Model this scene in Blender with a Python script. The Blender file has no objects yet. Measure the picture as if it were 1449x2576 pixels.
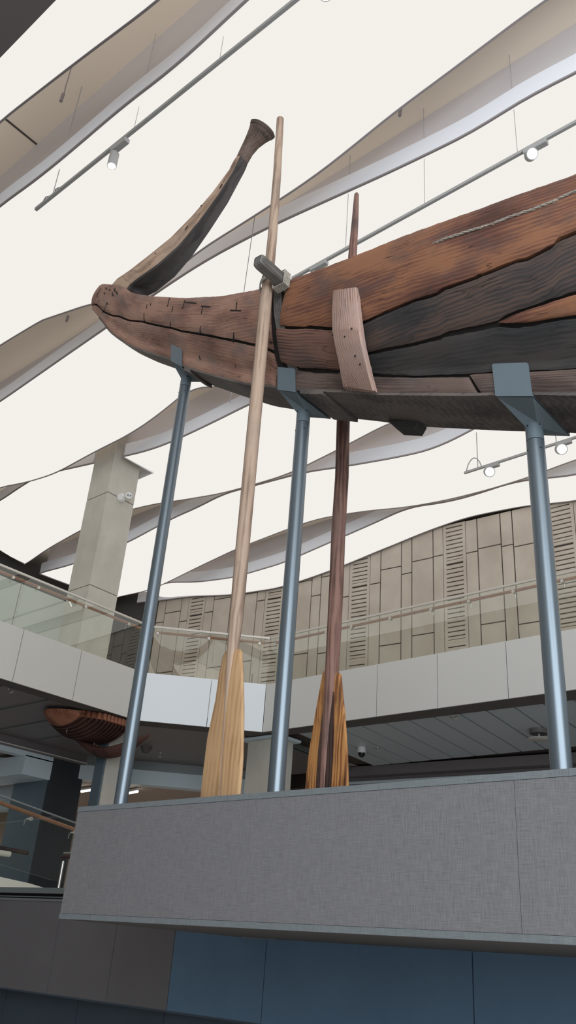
import bpy, math, random
from mathutils import Vector, Matrix
random.seed(7)
C = bpy.context.scene.collection
# ------------------------------------------------------------------ camera
F = 2126.0; PX, PY = 724.5, 1288.0
Zc = Vector((315, -4011, F)).normalized()
d1 = Vector((-1987 - PX, 2202 - PY, F)); d1 = d1 - Zc * d1.dot(Zc); d1.normalize()
Xc = -d1; Yc = Zc.cross(Xc)
EYE = Vector((0, 0, 1.6))
def ray(x, y):
    v = Vector((x - PX, y - PY, F)); return Vector((Xc.dot(v), Yc.dot(v), Zc.dot(v)))
def onY(x, y, Y): d = ray(x, y); return EYE + d * (Y / d.y)
def onX(x, y, X): d = ray(x, y); return EYE + d * (X / d.x)
def onZ(x, y, Z): d = ray(x, y); return EYE + d * ((Z - EYE.z) / d.z)
cam = bpy.data.cameras.new('camera'); camo = bpy.data.objects.new('camera', cam); C.objects.link(camo)
cam.sensor_fit = 'VERTICAL'; cam.sensor_height = 24; cam.sensor_width = 24; cam.lens = 24 * F / 2576
cam.clip_start = 0.05; cam.clip_end = 300
R = Matrix(((Xc.x, -Xc.y, -Xc.z), (Yc.x, -Yc.y, -Yc.z), (Zc.x, -Zc.y, -Zc.z)))
camo.matrix_world = Matrix.Translation(EYE) @ R.to_4x4()
bpy.context.scene.camera = camo
# ------------------------------------------------------------------ helpers
def lerp(a, b, t): return a + (b - a) * t
def interp(x, pts):
    if x <= pts[0][0]: return pts[0][1]
    for (a, va), (b, vb) in zip(pts, pts[1:]):
        if x <= b: return va + (vb - va) * (x - a) / (b - a)
    return pts[-1][1]
class MB:
    def __init__(s): s.v = []; s.f = []; s.m = []; s.mi = 0
    def add(s, vs, fs):
        o = len(s.v); s.v += [tuple(v) for v in vs]
        for f in fs: s.f.append([i + o for i in f]); s.m.append(s.mi)
    def box(s, a, b):
        x0, y0, z0 = a; x1, y1, z1 = b
        s.add([(x0,y0,z0),(x1,y0,z0),(x1,y1,z0),(x0,y1,z0),(x0,y0,z1),(x1,y0,z1),(x1,y1,z1),(x0,y1,z1)],
              [(0,3,2,1),(4,5,6,7),(0,1,5,4),(1,2,6,5),(2,3,7,6),(3,0,4,7)])
    def bevbox(s, a, b, e):
        # chamfered box
        (x0,y0,z0),(x1,y1,z1) = a, b
        vs = []
        def P(x,y,z): vs.append((x,y,z)); return len(vs)-1
        idx = {}
        for i,x in ((0,x0),(1,x1)):
            for j,y in ((0,y0),(1,y1)):
                for k,z in ((0,z0),(1,z1)):
                    sx = e if i==0 else -e; sy = e if j==0 else -e; sz = e if k==0 else -e
                    idx[i,j,k,'x'] = P(x,y+sy,z+sz); idx[i,j,k,'y'] = P(x+sx,y,z+sz); idx[i,j,k,'z'] = P(x+sx,y+sy,z)
        fs = []
        for i in (0,1): fs.append([idx[i,j,k,'x'] for j,k in ((0,0),(1,0),(1,1),(0,1))])
        for j in (0,1): fs.append([idx[i,j,k,'y'] for i,k in ((0,0),(1,0),(1,1),(0,1))])
        for k in (0,1): fs.append([idx[i,j,k,'z'] for i,j in ((0,0),(1,0),(1,1),(0,1))])
        for i in (0,1):
            for j in (0,1): fs.append([idx[i,j,0,'x'],idx[i,j,0,'y'],idx[i,j,1,'y'],idx[i,j,1,'x']])
        for i in (0,1):
            for k in (0,1): fs.append([idx[i,0,k,'x'],idx[i,0,k,'z'],idx[i,1,k,'z'],idx[i,1,k,'x']])
        for j in (0,1):
            for k in (0,1): fs.append([idx[0,j,k,'y'],idx[0,j,k,'z'],idx[1,j,k,'z'],idx[1,j,k,'y']])
        for i in (0,1):
            for j in (0,1):
                for k in (0,1): fs.append([idx[i,j,k,'x'],idx[i,j,k,'y'],idx[i,j,k,'z']])
        s.add(vs, fs)
    def prism(s, poly, off):
        # poly: list of 3D points (planar), extruded by vector off
        n = len(poly); off = Vector(off)
        vs = [Vector(p) for p in poly] + [Vector(p) + off for p in poly]
        fs = [list(range(n))[::-1], list(range(n, 2*n))]
        for i in range(n): fs.append([i, (i+1) % n, n + (i+1) % n, n + i])
        s.add(vs, fs)
    def tube(s, pts, r, n=12, cap=True, flat=None):
        pts = [Vector(p) for p in pts]; m = len(pts)
        rs = r if isinstance(r, (list, tuple)) else [r] * m
        vs = []; prev = None
        for i, p in enumerate(pts):
            t = (pts[min(i+1, m-1)] - pts[max(i-1, 0)]).normalized()
            if prev is None:
                a = Vector((0,0,1)) if abs(t.z) < .9 else Vector((1,0,0))
                u = t.cross(a).normalized()
            else: u = (prev - t * prev.dot(t)).normalized()
            prev = u; w = t.cross(u)
            for k in range(n):
                an = 2 * math.pi * k / n
                vs.append(p + (u * math.cos(an) + w * math.sin(an)) * rs[i])
        fs = []
        for i in range(m - 1):
            for k in range(n):
                k2 = (k + 1) % n
                fs.append([i*n + k, i*n + k2, (i+1)*n + k2, (i+1)*n + k])
        if cap: fs.append(list(range(n))[::-1]); fs.append([(m-1)*n + k for k in range(n)])
        s.add(vs, fs)
    def loft(s, rings, cap=True, closed=True):
        n = len(rings[0]); vs = [p for r in rings for p in r]; fs = []
        for i in range(len(rings) - 1):
            for k in range(n if closed else n - 1):
                k2 = (k + 1) % n
                fs.append([i*n + k, i*n + k2, (i+1)*n + k2, (i+1)*n + k])
        if cap: fs.append(list(range(n))[::-1]); fs.append([(len(rings)-1)*n + k for k in range(n)])
        s.add(vs, fs)
    def build(s, name, mat, parent=None, smooth=False, bevel=0, autos=None):
        me = bpy.data.meshes.new(name); me.from_pydata(s.v, [], s.f)
        mats = mat if isinstance(mat, (list, tuple)) else [mat]
        for m in mats: me.materials.append(m)
        if getattr(s, 'vuv', None):
            uvl = me.uv_layers.new(name='UVMap')
            for lp in me.loops: uvl.data[lp.index].uv = s.vuv[lp.vertex_index]
        if len(mats) > 1: me.polygons.foreach_set('material_index', s.m)
        import bmesh
        bm = bmesh.new(); bm.from_mesh(me); bmesh.ops.recalc_face_normals(bm, faces=bm.faces); bm.to_mesh(me); bm.free()
        if smooth or autos:
            me.polygons.foreach_set('use_smooth', [True] * len(me.polygons))
            try: me.set_sharp_from_angle(angle=math.radians(autos or 40))
            except Exception: pass
        o = bpy.data.objects.new(name, me); C.objects.link(o)
        if parent: o.parent = parent; o.matrix_parent_inverse = Matrix.Translation(-wloc(parent))
        if bevel:
            b = o.modifiers.new('bevel', 'BEVEL'); b.width = bevel; b.segments = 2; b.limit_method = 'ANGLE'
        return o
def wloc(o):
    v = Vector((0,0,0))
    while o is not None:
        v = v + o.location + (o.matrix_parent_inverse.translation if o.parent else Vector((0,0,0))); o = o.parent
    return v
def tag(o, label, cat, group=None):
    o['label'] = label; o['category'] = cat
    if group: o['group'] = group
    return o
def thing(name, label, cat, loc, group=None):
    o = bpy.data.objects.new(name, None); o.location = loc; o.empty_display_size = .2; C.objects.link(o)
    return tag(o, label, cat, group)
def struct(o): o['kind'] = 'structure'; return o
# ------------------------------------------------------------------ materials
def srgb(r, g, b):
    f = lambda c: (c/255/12.92) if c/255 <= .04045 else ((c/255 + .055)/1.055) ** 2.4
    return (f(r), f(g), f(b), 1)
def mat(name, col, rough=.6, metal=0, spec=.5):
    m = bpy.data.materials.new(name); m.use_nodes = True
    b = m.node_tree.nodes['Principled BSDF']
    b.inputs['Base Color'].default_value = col; b.inputs['Roughness'].default_value = rough
    b.inputs['Metallic'].default_value = metal; b.inputs['Specular IOR Level'].default_value = spec
    return m
def noisy(name, c1, c2, scale=(1,1,1), nscale=4, detail=6, rough=.7, bump=.1, c3=None, metal=0, bscale=None, spec=.4, stain=None, bdist=.01):
    m = mat(name, c1, rough, metal, spec); nt = m.node_tree; N = nt.nodes; L = nt.links
    b = N['Principled BSDF']
    tc = N.new('ShaderNodeTexCoord'); mp = N.new('ShaderNodeMapping'); mp.inputs['Scale'].default_value = scale
    L.new(tc.outputs['Object'], mp.inputs['Vector'])
    nz = N.new('ShaderNodeTexNoise'); nz.inputs['Scale'].default_value = nscale; nz.inputs['Detail'].default_value = detail; nz.inputs['Roughness'].default_value = .6
    L.new(mp.outputs[0], nz.inputs['Vector'])
    cr = N.new('ShaderNodeValToRGB'); e = cr.color_ramp.elements
    e[0].position = .3; e[0].color = c1; e[1].position = .7; e[1].color = c2
    if c3: x = e.new(.5); x.color = c3
    L.new(nz.outputs['Fac'], cr.inputs['Fac'])
    out = cr.outputs['Color']
    if stain:
        n2 = N.new('ShaderNodeTexNoise'); n2.inputs['Scale'].default_value = stain[1]; n2.inputs['Detail'].default_value = 3
        m2 = N.new('ShaderNodeMapping'); m2.inputs['Scale'].default_value = stain[3] if len(stain) > 3 else (1,1,1)
        L.new(tc.outputs['Object'], m2.inputs['Vector']); L.new(m2.outputs[0], n2.inputs['Vector'])
        r2 = N.new('ShaderNodeValToRGB'); r2.color_ramp.elements[0].position = .45; r2.color_ramp.elements[1].position = .68
        L.new(n2.outputs['Fac'], r2.inputs['Fac'])
        mu = N.new('ShaderNodeMath'); mu.operation = 'MULTIPLY'; mu.inputs[1].default_value = stain[2]; L.new(r2.outputs['Color'], mu.inputs[0])
        mx = N.new('ShaderNodeMix'); mx.data_type = 'RGBA'; mx.inputs[7].default_value = stain[0]
        L.new(mu.outputs[0], mx.inputs[0]); L.new(out, mx.inputs[6]); out = mx.outputs[2]
    L.new(out, b.inputs['Base Color'])
    if bump:
        bp = N.new('ShaderNodeBump'); bp.inputs['Strength'].default_value = bump; bp.inputs['Distance'].default_value = bdist
        src = nz
        if bscale:
            m3 = N.new('ShaderNodeMapping'); m3.inputs['Scale'].default_value = bscale; L.new(tc.outputs['Object'], m3.inputs['Vector'])
            n3 = N.new('ShaderNodeTexNoise'); n3.inputs['Scale'].default_value = 1; n3.inputs['Detail'].default_value = 5; L.new(m3.outputs[0], n3.inputs['Vector']); src = n3
        L.new(src.outputs['Fac'], bp.inputs['Height']); L.new(bp.outputs[0], b.inputs['Normal'])
    return m
def wood(name, dark, mid, light, axis='X', stain=None, rough=.65, ring=.25, gs=1.0, crack=.6, fac=.86, uv=False, amp=.16):
    """old timber: long grain noise, ring figure, stains, drying cracks"""
    m = mat(name, mid, rough, 0, .3); nt = m.node_tree; N = nt.nodes; L = nt.links; b = N['Principled BSDF']
    tc = N.new('ShaderNodeTexCoord')
    def mapped(sc, rot=(0,0,0)):
        mp = N.new('ShaderNodeMapping'); mp.inputs['Scale'].default_value = sc; mp.inputs['Rotation'].default_value = rot
        L.new(tc.outputs['UV' if uv else 'Object'], mp.inputs['Vector']); return mp.outputs[0]
    def sc(l, c): return {'U': (l, c, c), 'X': (l, c, c), 'Y': (c, l, c), 'Z': (c, c, l)}[axis]
    rot = (0,0,0)
    g = N.new('ShaderNodeTexNoise'); g.inputs['Scale'].default_value = 1; g.inputs['Detail'].default_value = 8; g.inputs['Roughness'].default_value = .65
    L.new(mapped(sc(1.6*gs, 48*gs), rot), g.inputs['Vector'])
    w = N.new('ShaderNodeTexWave'); w.wave_type = 'BANDS'; w.bands_direction = 'Y' if axis == 'U' else 'Z' if axis == 'X' else 'X'
    w.inputs['Scale'].default_value = 2.2; w.inputs['Distortion'].default_value = 9; w.inputs['Detail'].default_value = 3; w.inputs['Detail Scale'].default_value = .8
    L.new(mapped(sc(.55*gs, 4*gs), rot), w.inputs['Vector'])
    big = N.new('ShaderNodeTexNoise'); big.inputs['Scale'].default_value = 1; big.inputs['Detail'].default_value = 4
    L.new(mapped(sc(1.1, 2.6)), big.inputs['Vector'])
    a = N.new('ShaderNodeMath'); a.operation = 'MULTIPLY_ADD'; a.inputs[1].default_value = ring; L.new(w.outputs['Fac'], a.inputs[0])
    gm = N.new('ShaderNodeMath'); gm.operation = 'MULTIPLY'; gm.inputs[1].default_value = .5; L.new(g.outputs['Fac'], gm.inputs[0]); L.new(gm.outputs[0], a.inputs[2])
    a2 = N.new('ShaderNodeMath'); a2.operation = 'MULTIPLY_ADD'; a2.inputs[1].default_value = 1.35; L.new(big.outputs['Fac'], a2.inputs[0]); L.new(a.outputs[0], a2.inputs[2])
    cr = N.new('ShaderNodeValToRGB'); e = cr.color_ramp.elements
    e[0].position = .72; e[0].color = dark; e[1].position = 1.0; e[1].color = mid
    dv = N.new('ShaderNodeMath'); dv.operation = 'MULTIPLY'; dv.inputs[1].default_value = fac; L.new(a2.outputs[0], dv.inputs[0])
    e[0].position = .62; e[1].position = .95; e[1].color = light; x = e.new(.8); x.color = mid
    L.new(dv.outputs[0], cr.inputs['Fac']); out = cr.outputs['Color']
    if stain:
        n2 = N.new('ShaderNodeTexNoise'); n2.inputs['Scale'].default_value = 1; n2.inputs['Detail'].default_value = 5; n2.inputs['Roughness'].default_value = .6
        L.new(mapped(sc(stain[2], stain[2]*1.8)), n2.inputs['Vector'])
        r2 = N.new('ShaderNodeValToRGB'); r2.color_ramp.elements[0].position = .5; r2.color_ramp.elements[1].position = .68
        L.new(n2.outputs['Fac'], r2.inputs['Fac'])
        mu = N.new('ShaderNodeMath'); mu.operation = 'MULTIPLY'; mu.inputs[1].default_value = stain[1]; L.new(r2.outputs['Color'], mu.inputs[0])
        mx = N.new('ShaderNodeMix'); mx.data_type = 'RGBA'; mx.inputs[7].default_value = stain[0]
        L.new(mu.outputs[0], mx.inputs[0]); L.new(out, mx.inputs[6]); out = mx.outputs[2]
    # cracks: thin dark lines along the grain
    cn = N.new('ShaderNodeTexNoise'); cn.inputs['Scale'].default_value = 1; cn.inputs['Detail'].default_value = 3
    L.new(mapped(sc(.8*gs, 9*gs), rot), cn.inputs['Vector'])
    c1 = N.new('ShaderNodeMath'); c1.operation = 'SUBTRACT'; c1.inputs[1].default_value = .5; L.new(cn.outputs['Fac'], c1.inputs[0])
    c2 = N.new('ShaderNodeMath'); c2.operation = 'ABSOLUTE'; L.new(c1.outputs[0], c2.inputs[0])
    c3 = N.new('ShaderNodeMapRange'); c3.inputs[1].default_value = .0; c3.inputs[2].default_value = .012; c3.inputs[3].default_value = crack; c3.inputs[4].default_value = 0
    L.new(c2.outputs[0], c3.inputs[0])
    brk = N.new('ShaderNodeTexNoise'); brk.inputs['Scale'].default_value = 1; L.new(mapped(sc(2.2, 3.5)), brk.inputs['Vector'])
    br = N.new('ShaderNodeMapRange'); br.inputs[1].default_value = .48; br.inputs[2].default_value = .58; L.new(brk.outputs['Fac'], br.inputs[0])
    cm = N.new('ShaderNodeMath'); cm.operation = 'MULTIPLY'; L.new(c3.outputs[0], cm.inputs[0]); L.new(br.outputs[0], cm.inputs[1])
    mx = N.new('ShaderNodeMix'); mx.data_type = 'RGBA'; mx.inputs[7].default_value = (.012, .009, .008, 1)
    L.new(cm.outputs[0], mx.inputs[0]); L.new(out, mx.inputs[6]); L.new(mx.outputs[2], b.inputs['Base Color'])
    hs = N.new('ShaderNodeMath'); hs.operation = 'SUBTRACT'; L.new(a.outputs[0], hs.inputs[0]); L.new(cm.outputs[0], hs.inputs[1])
    bp = N.new('ShaderNodeBump'); bp.inputs['Strength'].default_value = amp*2; bp.inputs['Distance'].default_value = .0035
    L.new(hs.outputs[0], bp.inputs['Height']); L.new(bp.outputs[0], b.inputs['Normal'])
    return m
def emit(name, col, s):
    m = bpy.data.materials.new(name); m.use_nodes = True; N = m.node_tree.nodes; N.clear()
    e = N.new('ShaderNodeEmission'); e.inputs[0].default_value = col; e.inputs[1].default_value = s
    o = N.new('ShaderNodeOutputMaterial'); m.node_tree.links.new(e.outputs[0], o.inputs[0]); return m
def glass(name, col):
    m = bpy.data.materials.new(name); m.use_nodes = True; nt = m.node_tree; N = nt.nodes; L = nt.links; N.clear()
    t = N.new('ShaderNodeBsdfTransparent'); t.inputs[0].default_value = col
    g = N.new('ShaderNodeBsdfGlossy'); g.inputs['Roughness'].default_value = .0
    lw = N.new('ShaderNodeLayerWeight'); lw.inputs[0].default_value = .5
    pw = N.new('ShaderNodeMath'); pw.operation = 'POWER'; pw.inputs[1].default_value = 5; L.new(lw.outputs['Facing'], pw.inputs[0])
    f = N.new('ShaderNodeMath'); f.operation = 'MULTIPLY_ADD'; f.inputs[1].default_value = .9; f.inputs[2].default_value = .075; L.new(pw.outputs[0], f.inputs[0])
    mx = N.new('ShaderNodeMixShader'); o = N.new('ShaderNodeOutputMaterial')
    L.new(f.outputs[0], mx.inputs[0]); L.new(t.outputs[0], mx.inputs[1]); L.new(g.outputs[0], mx.inputs[2]); L.new(mx.outputs[0], o.inputs[0])
    return m
def weave(name, c1, c2):
    m = mat(name, c1, .75, 0, .3); nt = m.node_tree; N = nt.nodes; L = nt.links; b = N['Principled BSDF']
    tc = N.new('ShaderNodeTexCoord')
    outs = []
    for s in ((9, 9, 260), (260, 260, 14)):
        mp = N.new('ShaderNodeMapping'); mp.inputs['Scale'].default_value = s; L.new(tc.outputs['Object'], mp.inputs['Vector'])
        n = N.new('ShaderNodeTexNoise'); n.inputs['Scale'].default_value = 1; n.inputs['Detail'].default_value = 3; L.new(mp.outputs[0], n.inputs['Vector']); outs.append(n.outputs['Fac'])
    a = N.new('ShaderNodeMath'); a.operation = 'ADD'; L.new(outs[0], a.inputs[0]); L.new(outs[1], a.inputs[1])
    r = N.new('ShaderNodeMapRange'); r.inputs[1].default_value = .7; r.inputs[2].default_value = 1.3; L.new(a.outputs[0], r.inputs[0])
    mx = N.new('ShaderNodeMix'); mx.data_type = 'RGBA'; mx.inputs[6].default_value = c1; mx.inputs[7].default_value = c2
    L.new(r.outputs[0], mx.inputs[0]); L.new(mx.outputs[2], b.inputs['Base Color'])
    bp = N.new('ShaderNodeBump'); bp.inputs['Strength'].default_value = .3; bp.inputs['Distance'].default_value = .003
    L.new(r.outputs[0], bp.inputs['Height']); L.new(bp.outputs[0], b.inputs['Normal'])
    return m
M = {}
M['w_orange'] = wood('old_cedar_orange', (.078,.036,.028,1), (.155,.068,.047,1), (.265,.120,.066,1), 'U', ((.088,.064,.060,1), .75, 1.3), uv=True, crack=.8, ring=.14)
M['w_brown'] = wood('old_cedar_brown', (.060,.032,.028,1), (.125,.064,.052,1), (.20,.108,.082,1), 'U', ((.08,.07,.068,1), .6, 1.6), ring=.38, uv=True)
M['w_bow'] = wood('old_cedar_bow', (.15,.082,.064,1), (.27,.145,.110,1), (.39,.225,.165,1), 'U', ((.17,.14,.13,1), .6, 1.9), ring=.12, crack=.6, uv=True)
M['w_dark'] = wood('old_cedar_blackened', (.032,.029,.029,1), (.056,.047,.046,1), (.105,.068,.055,1), 'U', ((.034,.035,.038,1), .6, 1.0), ring=.2, uv=True, crack=.7)
M['w_dark2'] = wood('old_cedar_blackened_low', (.026,.027,.028,1), (.038,.037,.037,1), (.055,.048,.046,1), 'U', ((.05,.05,.05,1), .4, 1.2), ring=.15, uv=True, crack=.5)
M['w_bottom'] = wood('old_cedar_bottom', (.062,.055,.054,1), (.105,.092,.087,1), (.155,.13,.118,1), 'X', ((.075,.07,.072,1), .5, 1.2), ring=.15)
M['w_strip'] = wood('old_cedar_strip', (.05,.035,.031,1), (.088,.060,.052,1), (.135,.094,.080,1), 'U', ((.09,.088,.086,1), .6, 1.5), ring=.2, uv=True)
M['w_stem'] = wood('old_cedar_stem', (.21,.13,.095,1), (.36,.24,.17,1), (.50,.35,.26,1), 'U', ((.17,.14,.125,1), .4, 2.5), ring=.25, uv=True)
M['w_stemshade'] = wood('old_cedar_stem_hollow_shade', (.030,.027,.029,1), (.052,.046,.047,1), (.078,.068,.066,1), 'U', None, ring=.3, uv=True)  # dark old wood, with the shade on the aft face put into the colour
M['w_stemtop'] = wood('old_cedar_stem_top', (.05,.037,.032,1), (.11,.076,.062,1), (.18,.125,.10,1), 'U', ((.06,.06,.056,1), .5, 3), ring=.2, uv=True)
M['w_board'] = wood('weathered_side_board', (.17,.10,.080,1), (.29,.18,.145,1), (.39,.26,.215,1), 'Z', ((.33,.27,.26,1), .35, 2.5), ring=.7, gs=1.3)
M['w_gray'] = wood('grey_weathered_beam', (.045,.042,.038,1), (.10,.094,.086,1), (.17,.16,.148,1), 'Y', None, ring=.2)
M['w_oar'] = wood('pale_oar_shaft', (.18,.12,.09,1), (.31,.22,.165,1), (.40,.29,.22,1), 'Z', ((.25,.21,.18,1), .4, 1.2), ring=.35, gs=.8, crack=.3)
M['w_blade'] = wood('pale_oar_blade', (.24,.13,.06,1), (.38,.225,.115,1), (.46,.29,.155,1), 'Z', ((.33,.20,.11,1), .4, 2), ring=.2, gs=.8, crack=.3)
M['w_oar2'] = wood('red_oar_shaft', (.055,.03,.025,1), (.16,.085,.068,1), (.25,.14,.11,1), 'Z', ((.06,.048,.048,1), .8, 1.0), ring=.25, gs=.8)
M['w_blade2'] = wood('stained_oar_blade', (.05,.022,.012,1), (.26,.10,.035,1), (.46,.22,.075,1), 'Z', ((.05,.03,.025,1), .6, 2.2), ring=.25)
M['w_blade2d'] = wood('blackened_oar_core', (.014,.010,.010,1), (.035,.022,.020,1), (.07,.04,.032,1), 'Z', None)
M['inner'] = mat('hull_shell_inside', (.018,.015,.014,1), .9)
M['rope'] = noisy('rope_fibre', (.22,.195,.165,1), (.44,.40,.345,1), (1,1,1), 90, 3, .9, .6)
M['steel'] = noisy('painted_steel', (.115,.15,.175,1), (.13,.165,.19,1), (1,1,1), 3, 3, .45, 0, spec=.5)
M['post'] = noisy('brushed_post_steel', (.15,.185,.215,1), (.18,.215,.245,1), (20,20,.6), 2, 3, .34, 0, metal=.6, spec=.6)
M['dark'] = mat('dark_slot', (.01,.009,.009,1), .9)
M['plinth'] = weave('woven_plinth_vinyl', (.125,.122,.130,1), (.195,.190,.200,1))
M['plinth_trim'] = weave('woven_trim_vinyl', (.12,.135,.145,1), (.18,.20,.21,1))
M['panel_reflect_blue'] = noisy('panel_blue_reflection', (.072,.125,.19,1), (.084,.142,.212,1), (1,1,1), 1.5, 4, .38, 0)  # bluish reflection on the lower wall, painted as a panel colour
M['panel_reflect_grey'] = noisy('panel_grey_reflection', (.105,.099,.105,1), (.118,.112,.118,1), (1,1,1), 1.5, 4, .42, 0)  # left part of the same wall, its greyer reflection painted in
M['panel_dark'] = noisy('dark_base_panel', (.035,.050,.068,1), (.042,.058,.078,1), (1,1,1), 1.5, 4, .4, 0)
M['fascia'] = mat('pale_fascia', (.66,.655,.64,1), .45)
M['fascia_l'] = mat('pale_grey_fascia', (.58,.565,.53,1), .45)  # same fascia finish, toned down for the dimmer left face
M['fascia_c_daylit'] = mat('fascia_daylight_tint', (.86,.92,.97,1), .35)  # same fascia finish, bluish daylight on the corner face put into the colour
M['seam'] = mat('seam_white', (.75,.74,.71,1), .6)
M['concrete'] = noisy('concrete', (.50,.475,.42,1), (.58,.555,.50,1), (1,1,.6), 2.2, 8, .85, .25, stain=((.42,.40,.36,1), 1.1, .4))
M['stone'] = noisy('taupe_wall_panel', (.49,.425,.365,1), (.57,.505,.44,1), (1,1,.7), 1.6, 7, .8, .1, stain=((.41,.345,.29,1), .9, .5))
M['gap'] = mat('panel_gap', (.07,.058,.05,1), .9)
M['lit'] = emit('lit_stretch_ceiling', (1, .965, .915, 1), .90)
M['boxside'] = mat('light_box_side', (.82,.84,.90,1), .5)
M['boxedge'] = mat('light_box_edge', (.30,.27,.28,1), .5)
M['slab'] = mat('ceiling_slab', (.80,.70,.59,1), .8)
M['slabup'] = mat('ceiling_upstand', (.62,.58,.58,1), .8)
M['track'] = mat('track_grey', (.36,.36,.355,1), .5)
M['white'] = mat('white_plastic', (.75,.75,.74,1), .4)
M['lamp'] = emit('lamp_face', (1, .98, .95, 1), 6)
M['tubelamp'] = emit('tube_lamp', (1, .95, .86, 1), 5)
M['glass'] = glass('clear_glass', (.94,.965,.94,1))
M['rail'] = noisy('handrail_wood', (.30,.13,.075,1), (.40,.19,.11,1), (2,2,2), 3, 4, .4, 0)
M['railmetal'] = mat('satin_metal', (.62,.60,.57,1), .3, .8)
M['soffit'] = mat('metal_soffit', (.52,.58,.62,1), .4, .0)
M['soffitd'] = mat('dark_soffit', (.165,.15,.155,1), .45)
M['band'] = mat('soffit_band', (.13,.12,.115,1), .9, 0, .08)
M['blackwall'] = mat('dark_end_wall', (.045,.043,.042,1), .7)
M['palewall'] = noisy('pale_green_wall', (.50,.54,.50,1), (.54,.58,.54,1), (1,1,1), 1, 3, .6, 0)
M['beamwhite'] = mat('white_beam', (.60,.70,.76,1), .6)
M['colblue'] = noisy('blue_grey_column', (.10,.14,.17,1), (.12,.16,.19,1), (1,1,1), 1.5, 5, .6, 0)
M['coldark'] = noisy('dark_column', (.03,.035,.042,1), (.036,.042,.05,1), (1,1,1), 1.5, 5, .6, 0)
M['warmceil'] = mat('warm_lower_ceiling', (.42,.34,.29,1), .7)
M['ledge'] = mat('ledge_metal', (.17,.19,.19,1), .45, .3)
M['cream'] = mat('cream_fascia', (.72,.69,.62,1), .6)
M['floor'] = noisy('floor_stone', (.56,.55,.53,1), (.62,.61,.59,1), (1,1,1), 1, 4, .4, 0)
M['redwood'] = wood('red_model_wood', (.12,.04,.022,1), (.26,.10,.058,1), (.36,.15,.09,1), 'Y', None)
M['redwoodd'] = wood('dark_red_model_wood', (.025,.011,.009,1), (.05,.022,.018,1), (.08,.035,.028,1), 'Y', None)
M['lens'] = mat('black_lens', (.01,.01,.012,1), .1)
# ------------------------------------------------------------------ world: daylight through the open glazed front behind the viewer
w = bpy.data.worlds.new('world'); bpy.context.scene.world = w; w.use_nodes = True
bg = w.node_tree.nodes['Background']; bg.inputs[0].default_value = (.80, .90, 1.0, 1); bg.inputs[1].default_value = .8
sc = bpy.context.scene
sc.view_settings.view_transform = 'Standard'; sc.view_settings.look = 'None'; sc.view_settings.gamma = 1; sc.view_settings.exposure = 0
sc.view_settings.use_curve_mapping = False
DL = 2350
# ------------------------------------------------------------------ floors & shell
b = MB(); b.box((-34,-8,-.3),(14,26,0)); struct(b.build('floor', M['floor']))
SLAB = 15.48
b = MB(); b.box((-34,-8,SLAB),(14,26,16.2)); struct(b.build('ceiling', M['slab']))
b = MB(); b.box((-34.3,-8,0),(-34,26,16.2)); struct(b.build('wall_left', M['blackwall']))
b = MB(); b.box((-34,26,0),(14,26.3,16.2)); struct(b.build('wall_back_outer', M['blackwall']))
# front wall behind the viewer, glazed at its right hand corner
M['plaster'] = mat('plaster_wall', (.42,.42,.41,1), .8)
b = MB(); b.box((-34,-8.3,0),(1.5,-8,16.2)); b.box((1.5,-8.3,12.5),(14,-8,16.2)); b.box((1.5,-8.3,0),(14,-8,.5)); struct(b.build('wall_front', M['plaster']))
b = MB(); b.box((14,2.5,0),(14.3,26,16.2)); b.box((14,-8,12.5),(14.3,2.5,16.2)); b.box((14,-8,0),(14.3,2.5,.5)); struct(b.build('wall_right', M['plaster']))
def daylight(loc, rz, sx, sy, pw, col):
    l = bpy.data.lights.new('window_daylight', 'AREA'); l.shape = 'RECTANGLE'; l.size = sx; l.size_y = sy; l.energy = pw; l.color = col
    o = bpy.data.objects.new('window_daylight', l); o.location = loc; o.rotation_euler = (math.radians(90), 0, rz); C.objects.link(o)
daylight((7.7,-8.1,6.5), 0, 12.3, 11.8, DL, (.90,.955,1))
daylight((14.1,-2.7,6.5), math.radians(90), 10.3, 11.8, DL*.85, (.90,.955,1))
# lower left: dark wall at the ends of the light boxes
b = MB(); b.box((-28.6,11,6.5),(-28.4,26,14.9)); struct(b.build('wall_gallery_end', M['blackwall']))
# ------------------------------------------------------------------ luminous ceiling boxes
def yat(Y, X): return interp(X, Y) if isinstance(Y, list) else Y
def edge(px, Y, x0=-28.2, x1=12, pre=None):
    out = []
    for x, y in px:
        p = onY(x, y, yat(Y, -12))
        for i in range(12): p = onY(x, y, yat(Y, p.x))
        out.append((p.x, p.z))
    return sorted(out)
FARY = [3.75, [(-15.2,7.5),(-11.9,8.0)], 11.8, 15.65, 19.75, None]; NEARY = [0.9, 4.6, 8.7, 12.45, 16.3, 20.4]
far_px = [
 [(0,305),(200,150),(400,0)],
 [(1370,0),(1200,127),(1100,203),(1000,275),(860,390),(775,455),(690,510),(600,568),(500,630),(440,680),(370,752),(245,758),(100,808),(0,868)],
 [(0,1225),(70,1212),(140,1190),(240,1135),(330,1090),(400,1042),(480,975)],
 [(60,1422),(120,1380),(200,1335),(270,1300),(340,1278),(400,1265),(460,1257),(560,1240),(650,1215),(725,1192),(800,1156),(880,1115),(940,1083),(985,1060)],
 [(297,1501),(340,1492),(372,1485),(410,1470),(500,1425),(595,1380),(725,1330),(790,1307),(850,1295),(925,1284),(1025,1275),(1125,1257),(1225,1232),(1330,1200),(1449,1155)],
 [(367,1513),(400,1511),(475,1500),(585,1496),(625,1490),(707,1477),(790,1450),(865,1422),(965,1380),(1075,1335),(1170,1302),(1225,1290),(1330,1270),(1449,1260)]]
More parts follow.
